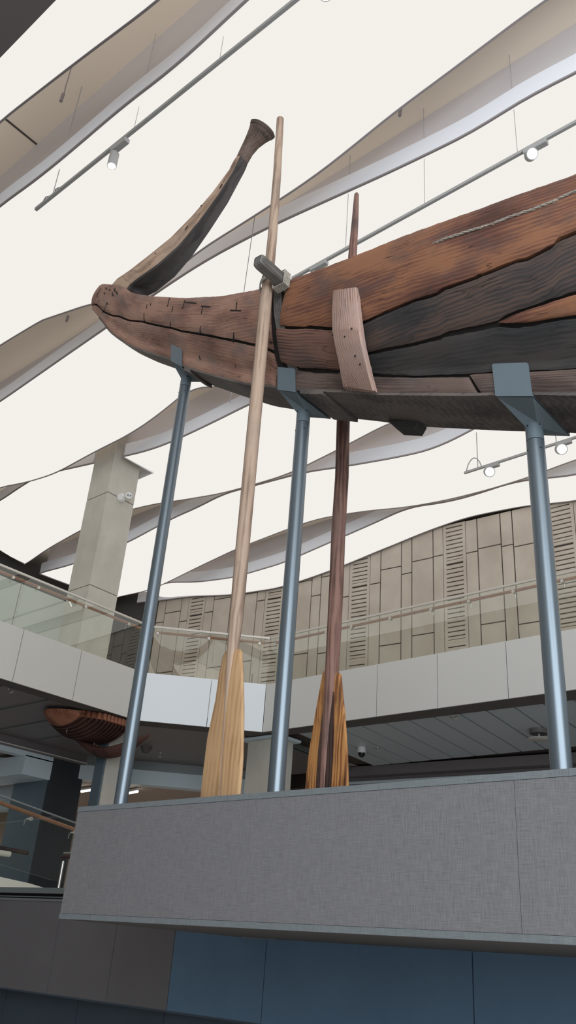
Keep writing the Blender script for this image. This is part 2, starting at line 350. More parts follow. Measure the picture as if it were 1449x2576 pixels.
near_px = [
 None,
 [(0,517),(100,445),(200,362),(300,275),(450,160),(620,0)],
 [(1449,185),(1320,245),(1200,327),(1100,375),(1000,424),(850,492),(700,560),(600,610),(510,660),(440,705),(280,815),(150,905),(0,1010)],
 [(0,1260),(50,1225),(100,1195),(235,1165),(310,1148),(370,1134),(430,1112),(530,1065),(640,1010),(690,992)],
 [(105,1440),(180,1420),(320,1365),(435,1303),(500,1275),(560,1243),(700,1205),(770,1187),(875,1172),(1000,1150),(1090,1130),(1195,1078)],
 [(420,1465),(500,1464),(590,1452),(715,1415),(755,1397),(840,1360),(950,1312),(1025,1277),(1130,1262),(1210,1240),(1290,1212),(1375,1202),(1449,1196)]]
WALL = [(-30,19.85),(-25,20.75),(-20,21.55),(-15,22.15),(-10,22.55),(0,23.1),(12,23.6)]
def wy(X): return interp(X, WALL)
def fedge(px):
    pts = []
    for x, y in px:
        Y = 22
        for i in range(20): p = onY(x, y, Y); Y = wy(p.x) - .12
        pts.append((p.x, p.z))
    return sorted(pts)
def smooth_z(pts, X):
    # Catmull-free smooth interpolation (cosine blend of neighbours averaged)
    s = 0; n = 0
    for d in (-.5,-.25,0,.25,.5): s += interp(X + d, pts); n += 1
    return s / n
BX = {0:-26,1:-28.2,2:-28.2,3:-27.9,4:-27.8,5:-26.6}
UPS = {}
NX0, NX1 = -19.55, -18.1; NY1 = onX(385,1190,NX1).y
labels_box = ['luminous wavy ceiling panel at the top left corner of the view, nearest of the six',
 'very large luminous ceiling panel behind the curved prow, second nearest',
 'luminous wavy ceiling panel behind the hull and the long track light',
 'luminous wavy ceiling panel notched around the tall concrete pillar',
 'luminous wavy ceiling panel between the pillar panel and the wall panel',
 'narrow luminous ceiling panel curving along the top of the taupe wall']
for k in range(6):
    yf = FARY[k]; yn = NEARY[k]
    fp = fedge(far_px[k]) if k == 5 else edge(far_px[k], yf)
    npz = edge(near_px[k], yn) if near_px[k] else [(p[0], p[1]) for p in fp]
    if k == 2:   # hull hides the rest of this edge: continue the wave
        fp += [(-11.5,13.75),(-9,14.15),(-6.5,14.05),(-4,13.8),(-1,14.1),(4,13.9)]
    if k == 3: fp += [(-8.5,14.35),(-6,14.0),(-3,14.1),(2,13.9)]; npz += [(-10,14.1),(-7,14.3),(-4,14.0),(0,14.1)]
    if k == 4: npz += [(-6.5,14.4),(-3,14.2)]
    if k == 1: npz += [(-3,13.9),(0,14.0)]
    x0 = BX[k]; x1 = 12; n = 160
    t = thing('ceiling_light_panel', labels_box[k], 'ceiling light', (0, lerp(yn, yat(yf, 0) or 21.8, .5), 14))
    df = MB(); sd = MB(); ed = MB()
    rows = []
    XS = [x0 + (x1 - x0) * (i / n) ** 1.25 for i in range(n + 1)]
    if k == 3: XS = sorted(XS + [NX0, NX1]); n += 2
    for X in XS:
        zn = smooth_z(npz, X); zf = smooth_z(fp, X); Yf_ = (wy(X) - .12) if k == 5 else yat(yf, X)
        rows.append((X, zn, zf, Yf_))
    UPS[k] = rows
    def notch(X, Y):   # pillar notch in panel 3
        return k == 3 and NX0 < X < NX1 and Y < NY1
    SS = [j/10 for j in range(11)]
    if k == 3: SS = sorted(SS + [(NY1 - yn)/(yf - yn)])
    mseg = len(SS) - 1
    for i in range(n):
        X0, a0, c0, f0 = rows[i]; X1, a1, c1, f1 = rows[i+1]
        for j in range(mseg):
            s0 = SS[j]; s1 = SS[j+1]
            if notch((X0+X1)/2, lerp(yn, f0, (s0+s1)/2)): continue
            e0 = s0*s0*(3-2*s0); e1 = s1*s1*(3-2*s1)
            df.add([(X0, lerp(yn,f0,s0), lerp(a0,c0,e0)), (X1, lerp(yn,f1,s0), lerp(a1,c1,e0)), (X1, lerp(yn,f1,s1), lerp(a1,c1,e1)), (X0, lerp(yn,f0,s1), lerp(a0,c0,e1))], [(0,1,2,3)])
    for (Yv, zi, sgn) in ((None, 1, -1), (None, 2, 1)):
        for i in range(n):
            A = rows[i]; B = rows[i+1]
            if zi == 1 and notch((A[0]+B[0])/2, yn): continue
            Ya = yn if zi == 1 else A[3]; Yb = yn if zi == 1 else B[3]
            za = A[zi]; zb_ = B[zi]; H = .44
            q = sgn * .012
            ed.add([(A[0],Ya+q*1.5,za-.02),(B[0],Yb+q*1.5,zb_-.02),(B[0],Yb+q*1.5,zb_+.018),(A[0],Ya+q*1.5,za+.018),
                    (A[0],Ya-q*1.5,za-.02),(B[0],Yb-q*1.5,zb_-.02),(B[0],Yb-q*1.5,zb_+.018),(A[0],Ya-q*1.5,za+.018)],
                   [(0,1,2,3),(4,7,6,5),(0,4,5,1),(3,2,6,7)])
            sd.add([(A[0],Ya,za),(B[0],Yb,zb_),(B[0],Yb,min(zb_+H,SLAB)),(A[0],Ya,min(za+H,SLAB)),
                    (A[0],Ya-q*4,za),(B[0],Yb-q*4,zb_),(B[0],Yb-q*4,min(zb_+H,SLAB)),(A[0],Ya-q*4,min(za+H,SLAB))],
                   [(0,1,2,3),(4,7,6,5),(3,2,6,7)])
    if k == 3:
        zs_ = [smooth_z(npz, NX0), smooth_z(npz, NX1)]
        for xx, zz in ((NX0, zs_[0]), (NX1, zs_[1])): sd.box((xx-.02, yn, zz-.01),(xx+.02, NY1, zz+.44))
        zz = min(zs_); sd.box((NX0, NY1-.02, zz+.02),(NX1, NY1+.02, zz+.5))
    # left end cap
    A = rows[0]
    sd.add([(A[0],yn,A[1]),(A[0],A[3],A[2]),(A[0],A[3],A[2]+.44),(A[0],yn,A[1]+.44)], [(0,1,2,3)])
    ed.tube([(A[0],yn,A[1]-.01),(A[0],A[3],A[2]-.01)], .03, 6)
    df.build('diffuser', M['lit'], t, smooth=True)
    sd.build('side_frame', M['boxside'], t); ed.build('edge_trim', M['boxedge'], t)
# upstands above the near edges
for k in range(1, 6):
    b = MB(); rw = UPS[k]
    for A, B in zip(rw, rw[1:]):
        y_ = NEARY[k] + .22
        b.add([(A[0],y_,A[1]+.40),(B[0],y_,B[1]+.40),(B[0],y_,SLAB),(A[0],y_,SLAB),(A[0],y_+.06,A[1]+.40),(B[0],y_+.06,B[1]+.40),(B[0],y_+.06,SLAB),(A[0],y_+.06,SLAB)],[(0,1,2,3),(4,7,6,5),(0,4,5,1)])
    struct(b.build('trim_%d' % k, M['slabup']))
# slab joint in the near brown gap
b = MB(); p = onZ(20,305,SLAB-.01); q = onZ(128,390,SLAB-.01); b.box((p.x-.02,3.4,SLAB-.012),(p.x+.02,5.2,SLAB+.02)); struct(b.build('trim_6', M['gap']))
# dark downstand near the viewer
p = onZ(0,146,11.0)
b = MB(); b.box((-16, p.y-1.3, 11.0),(-3.0, p.y, 11.5)); struct(b.build('trim_7', mat('dark_downstand', (.12,.10,.10,1), .7)))
# ------------------------------------------------------------------ taupe panelled back wall with louvre columns
def wp(X, off, z): 
    a = (wy(X+.3) - wy(X-.3)) / .6; n = Vector((a, -1, 0)).normalized()
    return Vector((X, wy(X), z)) + n * off
def slabpanel(mb, xa, xb, z0, z1, t=.05, g=.02):
    xa += g; xb -= g; z0 += g; z1 -= g
    if z1 - z0 < .05: return
    P = [wp(xa,t,z0), wp(xb,t,z0), wp(xb,t,z1), wp(xa,t,z1), wp(xa,0,z0), wp(xb,0,z0), wp(xb,0,z1), wp(xa,0,z1)]
    mb.add(P, [(0,1,2,3),(4,7,6,5),(0,4,5,1),(1,5,6,2),(2,6,7,3),(3,7,4,0)])
b = MB(); bk = []
xs = [-27.5 + i*.5 for i in range(80)]
for xa, xb in zip(xs, xs[1:]):
    b.add([wp(xa,0,6.6), wp(xb,0,6.6), wp(xb,0,14.9), wp(xa,0,14.9), wp(xa,-.2,6.6), wp(xb,-.2,6.6), wp(xb,-.2,14.9), wp(xa,-.2,14.9)], [(0,1,2,3),(4,7,6,5)])
back = struct(b.build('wall_back', M['gap']))
pan = MB(); seq = [('L',.80),('n',.42),('w',.80),('n',.40),('w',.80),('n',.38)]
x = -13.2 - 3.6*4; rnd = random.Random(3); lvi = 0
while x < 11:
    for kind, wd in seq:
        if x > -25.7:
            if kind == 'L':
                z = 7.5; first = True
                lo = MB()
                zj = 10.72 + (0.1 if lvi % 2 else -.05)
                for z0, z1 in ((7.5, zj - 1.9), (zj - 1.9, zj + .0), (zj, zj + 2.75), (zj + 2.75, 14.9)):
                    # frame
                    g = .02; fr = .10
                    slabpanel(lo, x, x+fr, z0, z1, .05, .0); slabpanel(lo, x+wd-fr, x+wd, z0, z1, .05, .0)
                    slabpanel(lo, x+fr, x+wd-fr, z0+.02, z0+.10, .05, 0); slabpanel(lo, x+fr, x+wd-fr, z1-.10, z1-.0, .05, 0)
                    zz = z0 + .14
                    while zz < z1 - .16:
                        slabpanel(lo, x+fr, x+wd-fr, zz, zz+.115, .045, 0); zz += .155
                lo.build('louvre_panel', M['stone'], back); lvi += 1
            else:
                z = 7.5 - rnd.uniform(0, 1.0); 
                if kind == 'w': base = [8.6, 11.05 + rnd.uniform(-.15,.15), 13.75 + rnd.uniform(-.2,.2)]
                else: base = [9.3 + rnd.uniform(-.2,.2), 13.35 + rnd.uniform(-.5,.5)]
                zs = [7.0] + base + [14.9]
                for z0, z1 in zip(zs, zs[1:]): slabpanel(pan, x, x+wd, z0, z1)
        x += wd
pan.build('stone_cladding', M['stone'], back)
# ------------------------------------------------------------------ upper gallery: slab, fascias, ceilings below
XG, YG = -15.87, 14.81; ZT, ZB = 7.5, 6.34
CH = (-16.0 + .13, 12.66)   # chamfer start on the left side
c0 = Vector((XG, 12.66, 0)); c1 = Vector((-13.8, YG, 0)); cd = (c1 - c0).normalized(); cn = Vector((cd.y, -cd.x, 0))
def strip_panels(mb, p0, p1, n, cuts, z0, z1, t=.04, seam=None):
    L_ = (p1 - p0).length; d = (p1 - p0).normalized()
    cs = [0] + cuts + [L_]
    for a, c in zip(cs, cs[1:]):
        a += .008; c -= .008
        q = [p0 + d*a, p0 + d*c]
        P = []
        for off in (0, -t):
            for pp, zz in ((q[0], z0), (q[1], z0), (q[1], z1), (q[0], z1)): P.append(Vector((pp.x, pp.y, zz)) + n*off)
        mb.add(P, [(0,1,2,3),(4,7,6,5),(0,4,5,1),(1,5,6,2),(2,6,7,3),(3,7,4,0)])
b = MB()
L0 = Vector((XG, -6, 0)); y1 = onX(48,1640,XG).y; y2 = onX(194,1700,XG).y; st = y2 - y1
cuts = sorted([y1 + 6 + st*i for i in range(-8, 2) if y1 + st*i > -5.8]); cuts = [c for c in cuts if 0 < c < 18.6]
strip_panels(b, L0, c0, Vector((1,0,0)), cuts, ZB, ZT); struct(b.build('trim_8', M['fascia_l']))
b = MB(); pc = onY(496,1768,13.6); strip_panels(b, c0, c1, cn, [1.65], ZB, ZT); struct(b.build('trim_9', M['fascia_c_daylit']))
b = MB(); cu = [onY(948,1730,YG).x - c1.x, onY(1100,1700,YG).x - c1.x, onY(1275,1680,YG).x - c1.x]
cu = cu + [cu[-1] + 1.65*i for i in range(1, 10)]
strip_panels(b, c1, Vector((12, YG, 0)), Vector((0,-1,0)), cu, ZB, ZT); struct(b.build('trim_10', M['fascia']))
# pale joints behind fascia
b = MB(); q = .045
b.prism([(XG-q,-6,ZB+.01),(XG-q,c0.y,ZB+.01),(XG-q,c0.y,ZT-.01),(XG-q,-6,ZT-.01)], (-.02,0,0))
b.prism([(c0.x-q,c0.y,ZB+.01),(c1.x-q,c1.y+q,ZB+.01),(c1.x-q,c1.y+q,ZT-.01),(c0.x-q,c0.y,ZT-.01)], (-.02,.02,0))
b.prism([(c1.x,YG+q,ZB+.01),(12,YG+q,ZB+.01),(12,YG+q,ZT-.01),(c1.x,YG+q,ZT-.01)], (0,.02,0))
struct(b.build('trim_11', M['seam']))
# gallery slab top + soffit
def poly(z, off):
    # gallery plan: ring with edge offset inward by off
    k = off
    return None
b = MB()
e = .07
pl = [(-34,-6),(XG-e,-6),(XG-e,c0.y+e*.4),(c1.x-e*.4,YG+e),(12,YG+e),(12,25.5),(-34,25.5)]
b.prism([(x,y,ZT-.35) for x,y in pl], (0,0,.33)); struct(b.build('floor_gallery', M['fascia_l']))
b = MB()  # dark band under the fascia
e2 = .55
pl2 = [(XG-.02,-6),(XG-.02,c0.y),(c1.x,YG+.02),(12,YG+.02),(12,YG+e2+.5),(c1.x-.35,YG+e2),(XG-e2,c0.y+.35),(XG-e2,-6)]
b.prism([(x,y,ZB+.02) for x,y in pl2], (0,0,.2)); struct(b.build('trim_12', M['band']))
# right soffit of metal slats (turned 6 degrees like the wall)
b = MB(); ZS = 6.42
ang = math.radians(6.2); dv = Vector((-math.sin(ang), math.cos(ang), 0)); du = Vector((math.cos(ang), math.sin(ang), 0))
org = Vector((-13.3, YG+.5, ZS))
for i in range(0, 34):
    a0 = i*.62 + .022; a1 = (i+1)*.62 - .022
    def q2(a):
        A = org + du*a; A = A - dv*((A.y - (YG+.35))/dv.y); return A
    A = q2(a0); B = q2(a1)
    b.prism([A, B, B + dv*4.1, A + dv*4.1], (0,0,.06))
struct(b.build('ceiling_slats', M['soffit']))
b = MB(); b.prism([(x, y, ZS+.09) for x, y in [(-14.2,YG+.3),(12,YG+.3),(12,24),(-14.6,24)]], (0,0,.05)); struct(b.build('ceiling_slat_backing', M['gap']))
# beams behind the slatted soffit
b = MB()
p = onZ(880,1945,6.4); 
b.prism([(-15.2,19.2,6.2),(12,21.9,6.2),(12,21.9,6.45),(-15.2,19.2,6.45)], (0,.3,0))
b.prism([(-15.2,19.5,3.0),(12,22.3,3.0),(12,22.3,6.2),(-15.2,19.5,6.2)], (0,.3,0))
struct(b.build('wall_lower_back', M['soffitd']))
b = MB(); b.prism([(-15.2,19.4,6.02),(12,22.1,6.02),(12,22.1,6.09),(-15.2,19.4,6.09)], (0,.05,0)); struct(b.build('trim_13', M['soffit']))
# triangular brown-grey soffit below the chamfer and the left ceiling
b = MB()
b.prism([(x, y, 6.40) for x, y in [(XG-e2,-6),(XG-e2,c0.y+.35),(c1.x-.35,YG+e2),(-14.2,YG+.5),(-14.9,19.3),(-33.5,19.3),(-33.5,-6)]], (0,0,.06))
struct(b.build('ceiling_left_soffit', M['soffitd']))
# framing bars of that soffit
b = MB()
for (a, c) in (((-13.95,YG+.6),(-14.55,19.6)), ((-14.15,YG+.6),(-14.75,19.6)), ((-20.9,8.5),(-20.9,13.85))):
    b.prism([(a[0],a[1],6.33),(a[0]+.07,a[1],6.33),(c[0]+.07,c[1],6.33),(c[0],c[1],6.33)], (0,0,.09))
for yy in (9.4,10.6,11.8,13.0): b.box((-20.8,yy,6.37),(-16.5,yy+.025,6.42))
struct(b.build('trim_14', M['ledge']))
# ------------------------------------------------------------------ end-of-gallery pale wall (seen through the glass)
ZPW = onX(100,1487,-22.2).z
b = MB()
for y0 in (4.5,6.5,8.5,10.5,12.5): b.box((-22.3,y0+.01,7.5),(-22.2,y0+1.98,ZPW))
struct(b.build('wall_gallery_pale', M['palewall']))
b = MB(); b.box((-22.5,3,7.5),(-22.31,14.6,ZPW-.02)); struct(b.build('wall_gallery_core', M['blackwall']))
b = MB();  b.prism([(-25.65,wy(-25.65)-.1,6.6),(-30,wy(-25.65)-.9,6.6),(-30,wy(-25.65)-.9,14.6),(-25.65,wy(-25.65)-.1,14.6)],(0,.1,0)); struct(b.build('wall_corner_recess', M['blackwall']))
# ------------------------------------------------------------------ concrete pillars
t = thing('concrete_pillar', 'tall square concrete pillar rising through the upper gallery to the lit ceiling', 'pillar', (-18.85,12.8,ZT))
b = MB(); zj = onX(272,1237,-18.35).z
for z0, z1 in ((ZT-.02, onX(236,1475,-18.35).z), (onX(236,1475,-18.35).z+.015, zj-.008), (zj+.008, SLAB)): b.bevbox((-19.35,12.33,z0),(-18.35,13.31,z1), .012)
b.build('shaft', M['concrete'], t)
b = MB(); b.box((-19.33,12.35,ZT),(-18.37,13.29,SLAB-.02)); b.build('joint_core', M['gap'], t)
t = thing('concrete_pillar', 'concrete pillar below the gallery with one dark painted side, behind the hanging wooden boat', 'pillar', (-17.4,13,0))
b = MB(); b.mi = 0; b.box((-17.33,12.84,2),(-17.0,13.46,6.42)); b.build('shaft', M['concrete'], t)
b = MB(); b.box((-17.35,12.78,2),(-17.02,12.835,6.40)); b.build('toned_side', M['colblue'], t)
t = thing('concrete_pillar', 'short pale concrete pier under the gallery corner between pale oar and steel post', 'pillar', (-14.2,15.2,0))
b = MB(); b.bevbox((-14.62,15.2,2),(-13.65,15.8,6.28), .015); b.build('shaft', M['concrete'], t)
b = MB(); b.box((-14.78,15.1,6.28),(-13.5,15.9,6.34)); b.build('cap_plate', M['beamwhite'], t)
# ------------------------------------------------------------------ lower left: coffered beams, dark column
XB = -20.9
def xq(pts): return [onX(x, y, XB) for x, y in pts]
t = thing('concrete_pillar', 'dark blue painted column at lower left under the white beam', 'pillar', (-21.6, 14.6, 0))
A = onX(122,1960,XB); Bp = onX(214,1930,XB)
b = MB(); b.box((XB-.02-1.6, A.y, .5),(XB-.02, Bp.y, 6.38)); 
b.build('shaft', [M['coldark']], t)
b = MB(); b.box((XB-.02-1.6, A.y-.03, .5),(XB-.02, A.y-.002, 6.38)); b.build('toned_side', M['colblue'], t)  # lighter facing: daylight on this side of the column painted into its colour
t = thing('ceiling_beam', 'white boxed beam crossing under the dark ceiling at lower left', 'beam', (XB, 13, 6))
zt_ = onX(132,1908,XB).z; ze_ = onX(20,1891,XB).z; zb_ = onX(120,1962,XB).z; yl = onX(58,1925,XB).y
b = MB(); b.box((XB-6, yl, zb_),(XB+.03, A.y+.02, ze_+.03)); b.build('cross_beam', M['beamwhite'], t)
b = MB(); b.box((XB-.3, -4, ze_),(XB+.03, A.y+.02, zt_+.02)); b.build('edge_beam', M['beamwhite'], t)
b = MB(); b.box((XB-6.5, yl+1.9, zb_-.45),(XB-1.7, yl+2.3, zb_+.3)); b.build('rear_beam', M['beamwhite'], t)
b = MB(); b.box((-33,-4,6.15),(XB-.35, 19, 6.2)); struct(b.build('ceiling_lower_left', M['warmceil']))
b = MB(); b.box((XB-.3, -4, zt_+.02),(XB+.08, 15.2, 6.5)); struct(b.build('trim_18', M['soffitd']))
b = MB(); b.box((XB+.08, -4, zt_+.06),(XB+.11, 15.2, zt_+.09)); struct(b.build('trim_19', M['fascia_l']))
# pale beam beyond, warm ceiling and linear lamps
def onD(x, y, D):
    d = ray(x, y); tt = (c0 - cn*D - EYE).dot(cn) / d.dot(cn); return EYE + d*tt
DB = 5.2; zA = onD(445,1945,DB).z; zB = onD(445,1981,DB).z
q0 = c0 - cn*DB - cd*4.2; q1 = c0 - cn*DB + cd*3.6
b = MB(); b.prism([Vector((q0.x,q0.y,zB)), Vector((q1.x,q1.y,zB)), Vector((q1.x,q1.y,zA)), Vector((q0.x,q0.y,zA))], -cn*.4)
tag(b.build('ceiling_beam', M['beamwhite']), 'long pale blue beam in the far lower room seen left of the pale oar', 'beam')
b = MB(); b.prism([Vector((q0.x,q0.y,zA+.002)), Vector((q1.x,q1.y,zA+.002)), Vector((q1.x,q1.y,6.42)), Vector((q0.x,q0.y,6.42))], -cn*.4); struct(b.build('trim_20', M['ledge']))
b = MB(); Q = [q0 - cn*.4, q1 - cn*.4, q1 - cn*9 + cd*2, q0 - cn*9 - cd*4]; b.prism([Vector((v.x,v.y,zB)) for v in Q], (0,0,.05)); struct(b.build('ceiling_far_room', M['warmceil']))
b = MB(); b.prism([Vector((v.x,v.y,z)) for v, z in ((Q[3],0),(Q[2],0),(Q[2],zB),(Q[3],zB))], -cn*.2); struct(b.build('wall_far_room', mat('warm_far_wall', (.42,.33,.25,1), .7)))
for (xa, ya, xb, yb, lab) in ((205,1991,232,1987,'lit linear ceiling lamp left of the concrete pillar in the far lower room'), (325,1995,346,1991,'lit linear ceiling lamp just right of the leftmost steel post')):
    p = onZ(xa, ya, zB-.12); q = onZ(xb, yb, zB-.12); 
    t = thing('linear_lamp', lab, 'lamp', (p+q)/2, 'linear lamps in the far lower room')
    b = MB(); b.tube([p, q], .035, 8); b.build('diffuser', M['tubelamp'], t)
    b = MB(); b.tube([p+Vector((0,0,.06)), q+Vector((0,0,.06))], .05, 8); b.build('housing', M['white'], t)
# ------------------------------------------------------------------ gallery balustrades
def balustrade(lab, p0, p1, n, pucks, joints, zt=8.72, zb=7.42):
    """glass wall with metal cap and wooden handrail on pucks; n points to the atrium"""
    d = (p1 - p0).normalized(); Ln = (p1 - p0).length
    t = thing('glass_balustrade', lab, 'railing', Vector((p0.x, p0.y, ZT)), 'upper gallery balustrades')
    js = [0] + joints + [Ln]
    for a, c in zip(js, js[1:]):
        A = p0 + d*(a+.01); B = p0 + d*(c-.01); g = MB()
        P = [Vector((v.x, v.y, z)) - n*.04 - n*o for o in (0,.016) for v, z in ((A,zb),(B,zb),(B,zt-.03),(A,zt-.03))]
        g.add(P, [(0,1,2,3),(4,7,6,5),(0,4,5,1),(1,5,6,2),(2,6,7,3),(3,7,4,0)]); g.build('glass_pane', M['glass'], t)
    up = Vector((0,0,1))
    g = MB(); A = p0 - n*.05; B = p1 - n*.05
    P = [Vector((v.x, v.y, z)) + n*o for o in (.022,-.022) for v, z in ((A,zt-.045),(B,zt-.045),(B,zt),(A,zt))]
    g.add(P, [(0,1,2,3),(4,7,6,5),(0,4,5,1),(1,5,6,2),(2,6,7,3),(3,7,4,0)]); g.build('cap_rail', M['railmetal'], t)
    g = MB(); zr = zt - .14; A = p0 + d*.12 - n*.11; B = p1 - d*.12 - n*.11
    g.tube([Vector((A.x,A.y,zr)), Vector((B.x,B.y,zr))], .034, 12); g.build('handrail', M['rail'], t, smooth=True)
    for s in pucks:
        q = p0 + d*s; g = MB(); zc = zr - .055
        c = Vector((q.x, q.y, zc))
        g.tube([c - n*.03, c + n*.0], .035, 14)
        g.tube([c - n*.05, c - n*.075], .03, 12)
        g.tube([c - n*.07, c - n*.11 - up*.005, c - n*.115 + up*.03], .009, 8)
        g.tube([c - n*.11, c - n*.12 - up*.1], .008, 6)
        g.build('rail_bracket', M['railmetal'], t, smooth=True)
pk = [onX(x, y, XG).y + 6 for x, y in ((36,1447),(99,1473),(217,1523),(325,1570))]
step = pk[2] - pk[1]; pk = [pk[1] - step*i for i in (4,3,2)] + pk
balustrade('glass balustrade with wooden handrail on the left side of the upper gallery', Vector((XG,-6,0)), c0, Vector((1,0,0)), pk, [6.2, onX(55,1500,XG).y + 6])
def onch(x, y):
    d = ray(x, y); tt = (c0 - EYE).dot(cn) / d.dot(cn); return ((EYE + d*tt) - c0).dot(cd)
balustrade('short glass balustrade across the angled corner of the upper gallery', c0, c1, cn, [onch(398,1584), onch(527,1594), onch(654,1608)], [])
pr = [onY(x, y, YG).x - c1.x for x, y in ((820,1585),(883,1572),(980,1552),(1083,1530),(1178,1511),(1290,1488),(1413,1462))]
pr = pr + [pr[-1] + .98*i for i in range(1, 8)]
balustrade('long glass balustrade with wooden handrail on the right side before the taupe wall', c1, Vector((12,YG,0)), Vector((0,-1,0)), pr, [onY(1155,1500,YG).x - c1.x, onY(1155,1500,YG).x - c1.x + 4])
# ------------------------------------------------------------------ lower left walkway
XR = -14.0
t = thing('ramp_railing', 'orange brown wooden handrail on glass sloping down to the plinth at lower left', 'railing', onX(0,2030,XR)-Vector((0,0,1)))
A = onX(-60,1998,XR); B = onX(205,2093,XR)
g = MB(); g.tube([A, B], .036, 12); g.build('handrail', M['rail'], t, smooth=True)
g = MB(); g.tube([A + Vector((.06,0,.10)), B + Vector((.06,0,.10))], .018, 8); g.build('cap_rail', M['ledge'], t, smooth=True)
g = MB(); g.prism([A+Vector((.05,0,.1)), B+Vector((.05,0,.1)), B+Vector((.05,0,-.95)), A+Vector((.05,0,-.95))], (.015,0,0)); g.build('glass_pane', M['glass'], t)
for x, y in ((72,2060),(183,2094)):
    c = onX(x, y, XR+.02); g = MB(); g.tube([c+Vector((.05,0,0)), c+Vector((.09,0,0))], .035, 12); g.tube([c+Vector((.05,0,0)), c+Vector((0,0,.0)), c+Vector((0,-.06,-.02))], .012, 8)
    g.tube([c+Vector((0,-.07,-.03)), c+Vector((0,-.075,-.12))], .01, 6); g.build('rail_bracket', M['railmetal'], t, smooth=True)
t = thing('glass_balustrade', 'low glass balustrade with a dark handrail ending at lower left', 'railing', onX(0,2210,-17))
A = onX(-60,2122,-17); B = onX(70,2146,-17)
g = MB(); g.tube([A, B], .045, 10); g.build('handrail', M['w_blade2d'], t, smooth=True)
g = MB(); g.tube([A+Vector((.15,0,-.13)), onX(24,2149,-16.9)], .06, 10); g.build('rail_end', M['cream'], t, smooth=True)
A2 = onX(-60,2205,-17); B2 = onX(50,2213,-17)
g = MB(); g.prism([A, onX(58,2146,-17), B2, A2], (.015,0,0)); g.build('glass_pane', M['glass'], t)
t = thing('steel_post_rail', 'bright steel railing post standing on the grey ledge beside the plinth', 'railing', onY(150,2232,7.6))
p0_ = onY(147,2234,8.4); p1_ = onY(158,2166,8.4)
g = MB(); g.tube([p0_, Vector((p0_.x,p0_.y,p1_.z))], .022, 12); g.build('post', M['railmetal'], t, smooth=True)
g = MB(); g.tube([p1_+Vector((-.03,0,.06)), p1_+Vector((.4,0,.06))], .03, 10); g.build('handrail', M['w_blade2d'], t, smooth=True)
g = MB(); g.tube([p1_+Vector((0,0,.11)), p1_+Vector((.4,0,.11))], .018, 10); g.build('cap_rail', M['railmetal'], t, smooth=True)
# cream floor edge
b = MB(); A = onX(-80,2188,-15.5); B = onX(74,2222,-15.5); Cc = onX(120,2236,-15.5)
b.prism([A, B, Cc, Vector((Cc.x, Cc.y, .8)), Vector((A.x, A.y, .8))], (-3,0,0)); struct(b.build('floor_walkway', M['cream']))
# ------------------------------------------------------------------ plinth and the walls below
YF = 4.878; XL = -6.752; PT = 2.7; PB = 1.775; XRt = 3.5; YBk = 7.15
t = thing('display_plinth', 'long grey woven-textured plinth block carrying the boat posts', 'plinth', (XL, YF, PB))
b = MB(); s1 = onY(1300,2100,YF).x; s2 = onY(1300,2100,YF).x - 4.2
b.box((XL, YF, PB+.045),(s1-.0015, YF+.07, PT-.045)); b.box((s1+.0015, YF, PB+.045),(XRt, YF+.07, PT-.045))
b.box((XL, YF+.07, PB+.045),(XL+.07, YBk, PT-.045)); b.box((XL+.07, YBk-.07, PB+.045),(XRt, YBk, PT-.045))
b.build('side_cladding', M['plinth'], t)
b = MB(); b.box((XL-.004, YF-.004, PT-.043),(XRt, YF+.075, PT)); b.box((XL-.004, YF+.075, PT-.043),(XL+.075, YBk, PT)); b.box((XL, YBk-.075, PT-.043),(XRt, YBk, PT))
b.build('top_rim', M['plinth_trim'], t)
b = MB(); b.box((XL-.004, YF-.004, PB+.002),(XRt, YF+.07, PB+.043)); b.build('bottom_rim', M['plinth_trim'], t)
b = MB(); b.box((XL+.01, YF+.01, PB),(XRt, YBk, PB+.03)); b.build('underside', M['band'], t)
b = MB(); b.box((XL+.07, YF+.07, 2.2),(XRt, YBk-.07, 2.25)); b.build('deck', M['plinth'], t)
# wall below: one plane behind the plinth front, its reflection change painted as blue and grey
YW = 7.15
def wx(x, y): return onY(x, y, YW).x
zb2 = onY(300,2525,YW).z
zl = onY(80,2266,YW).z
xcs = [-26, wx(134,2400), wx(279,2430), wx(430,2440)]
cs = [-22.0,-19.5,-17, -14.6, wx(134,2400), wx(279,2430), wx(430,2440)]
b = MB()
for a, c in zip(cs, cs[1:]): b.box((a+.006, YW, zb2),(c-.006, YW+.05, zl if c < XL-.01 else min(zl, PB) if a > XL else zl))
struct(b.build('wall_lower_grey_reflection', M['panel_reflect_grey']))
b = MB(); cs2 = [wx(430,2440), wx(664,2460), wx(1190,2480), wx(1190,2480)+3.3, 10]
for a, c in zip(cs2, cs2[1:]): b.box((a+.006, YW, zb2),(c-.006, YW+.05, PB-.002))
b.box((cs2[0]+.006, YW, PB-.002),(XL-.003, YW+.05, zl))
struct(b.build('wall_lower_blue_reflection', M['panel_reflect_blue']))
b = MB(); b.box((-22, YW+.03, zb2+.005),(10, YW+.1, PB-.01)); struct(b.build('trim_15', mat('light_joint', (.30,.27,.25,1), .6)))
b = MB(); x = -22.0
while x < 10:
    b.box((x+.006, YW+.28, 0),(x+1.55-.006, YW+.33, zb2+.02)); x += 1.55
b.box((-22, YW+.0, zb2-.02),(10, YW+.4, zb2)); struct(b.build('wall_lower_base', M['panel_dark']))
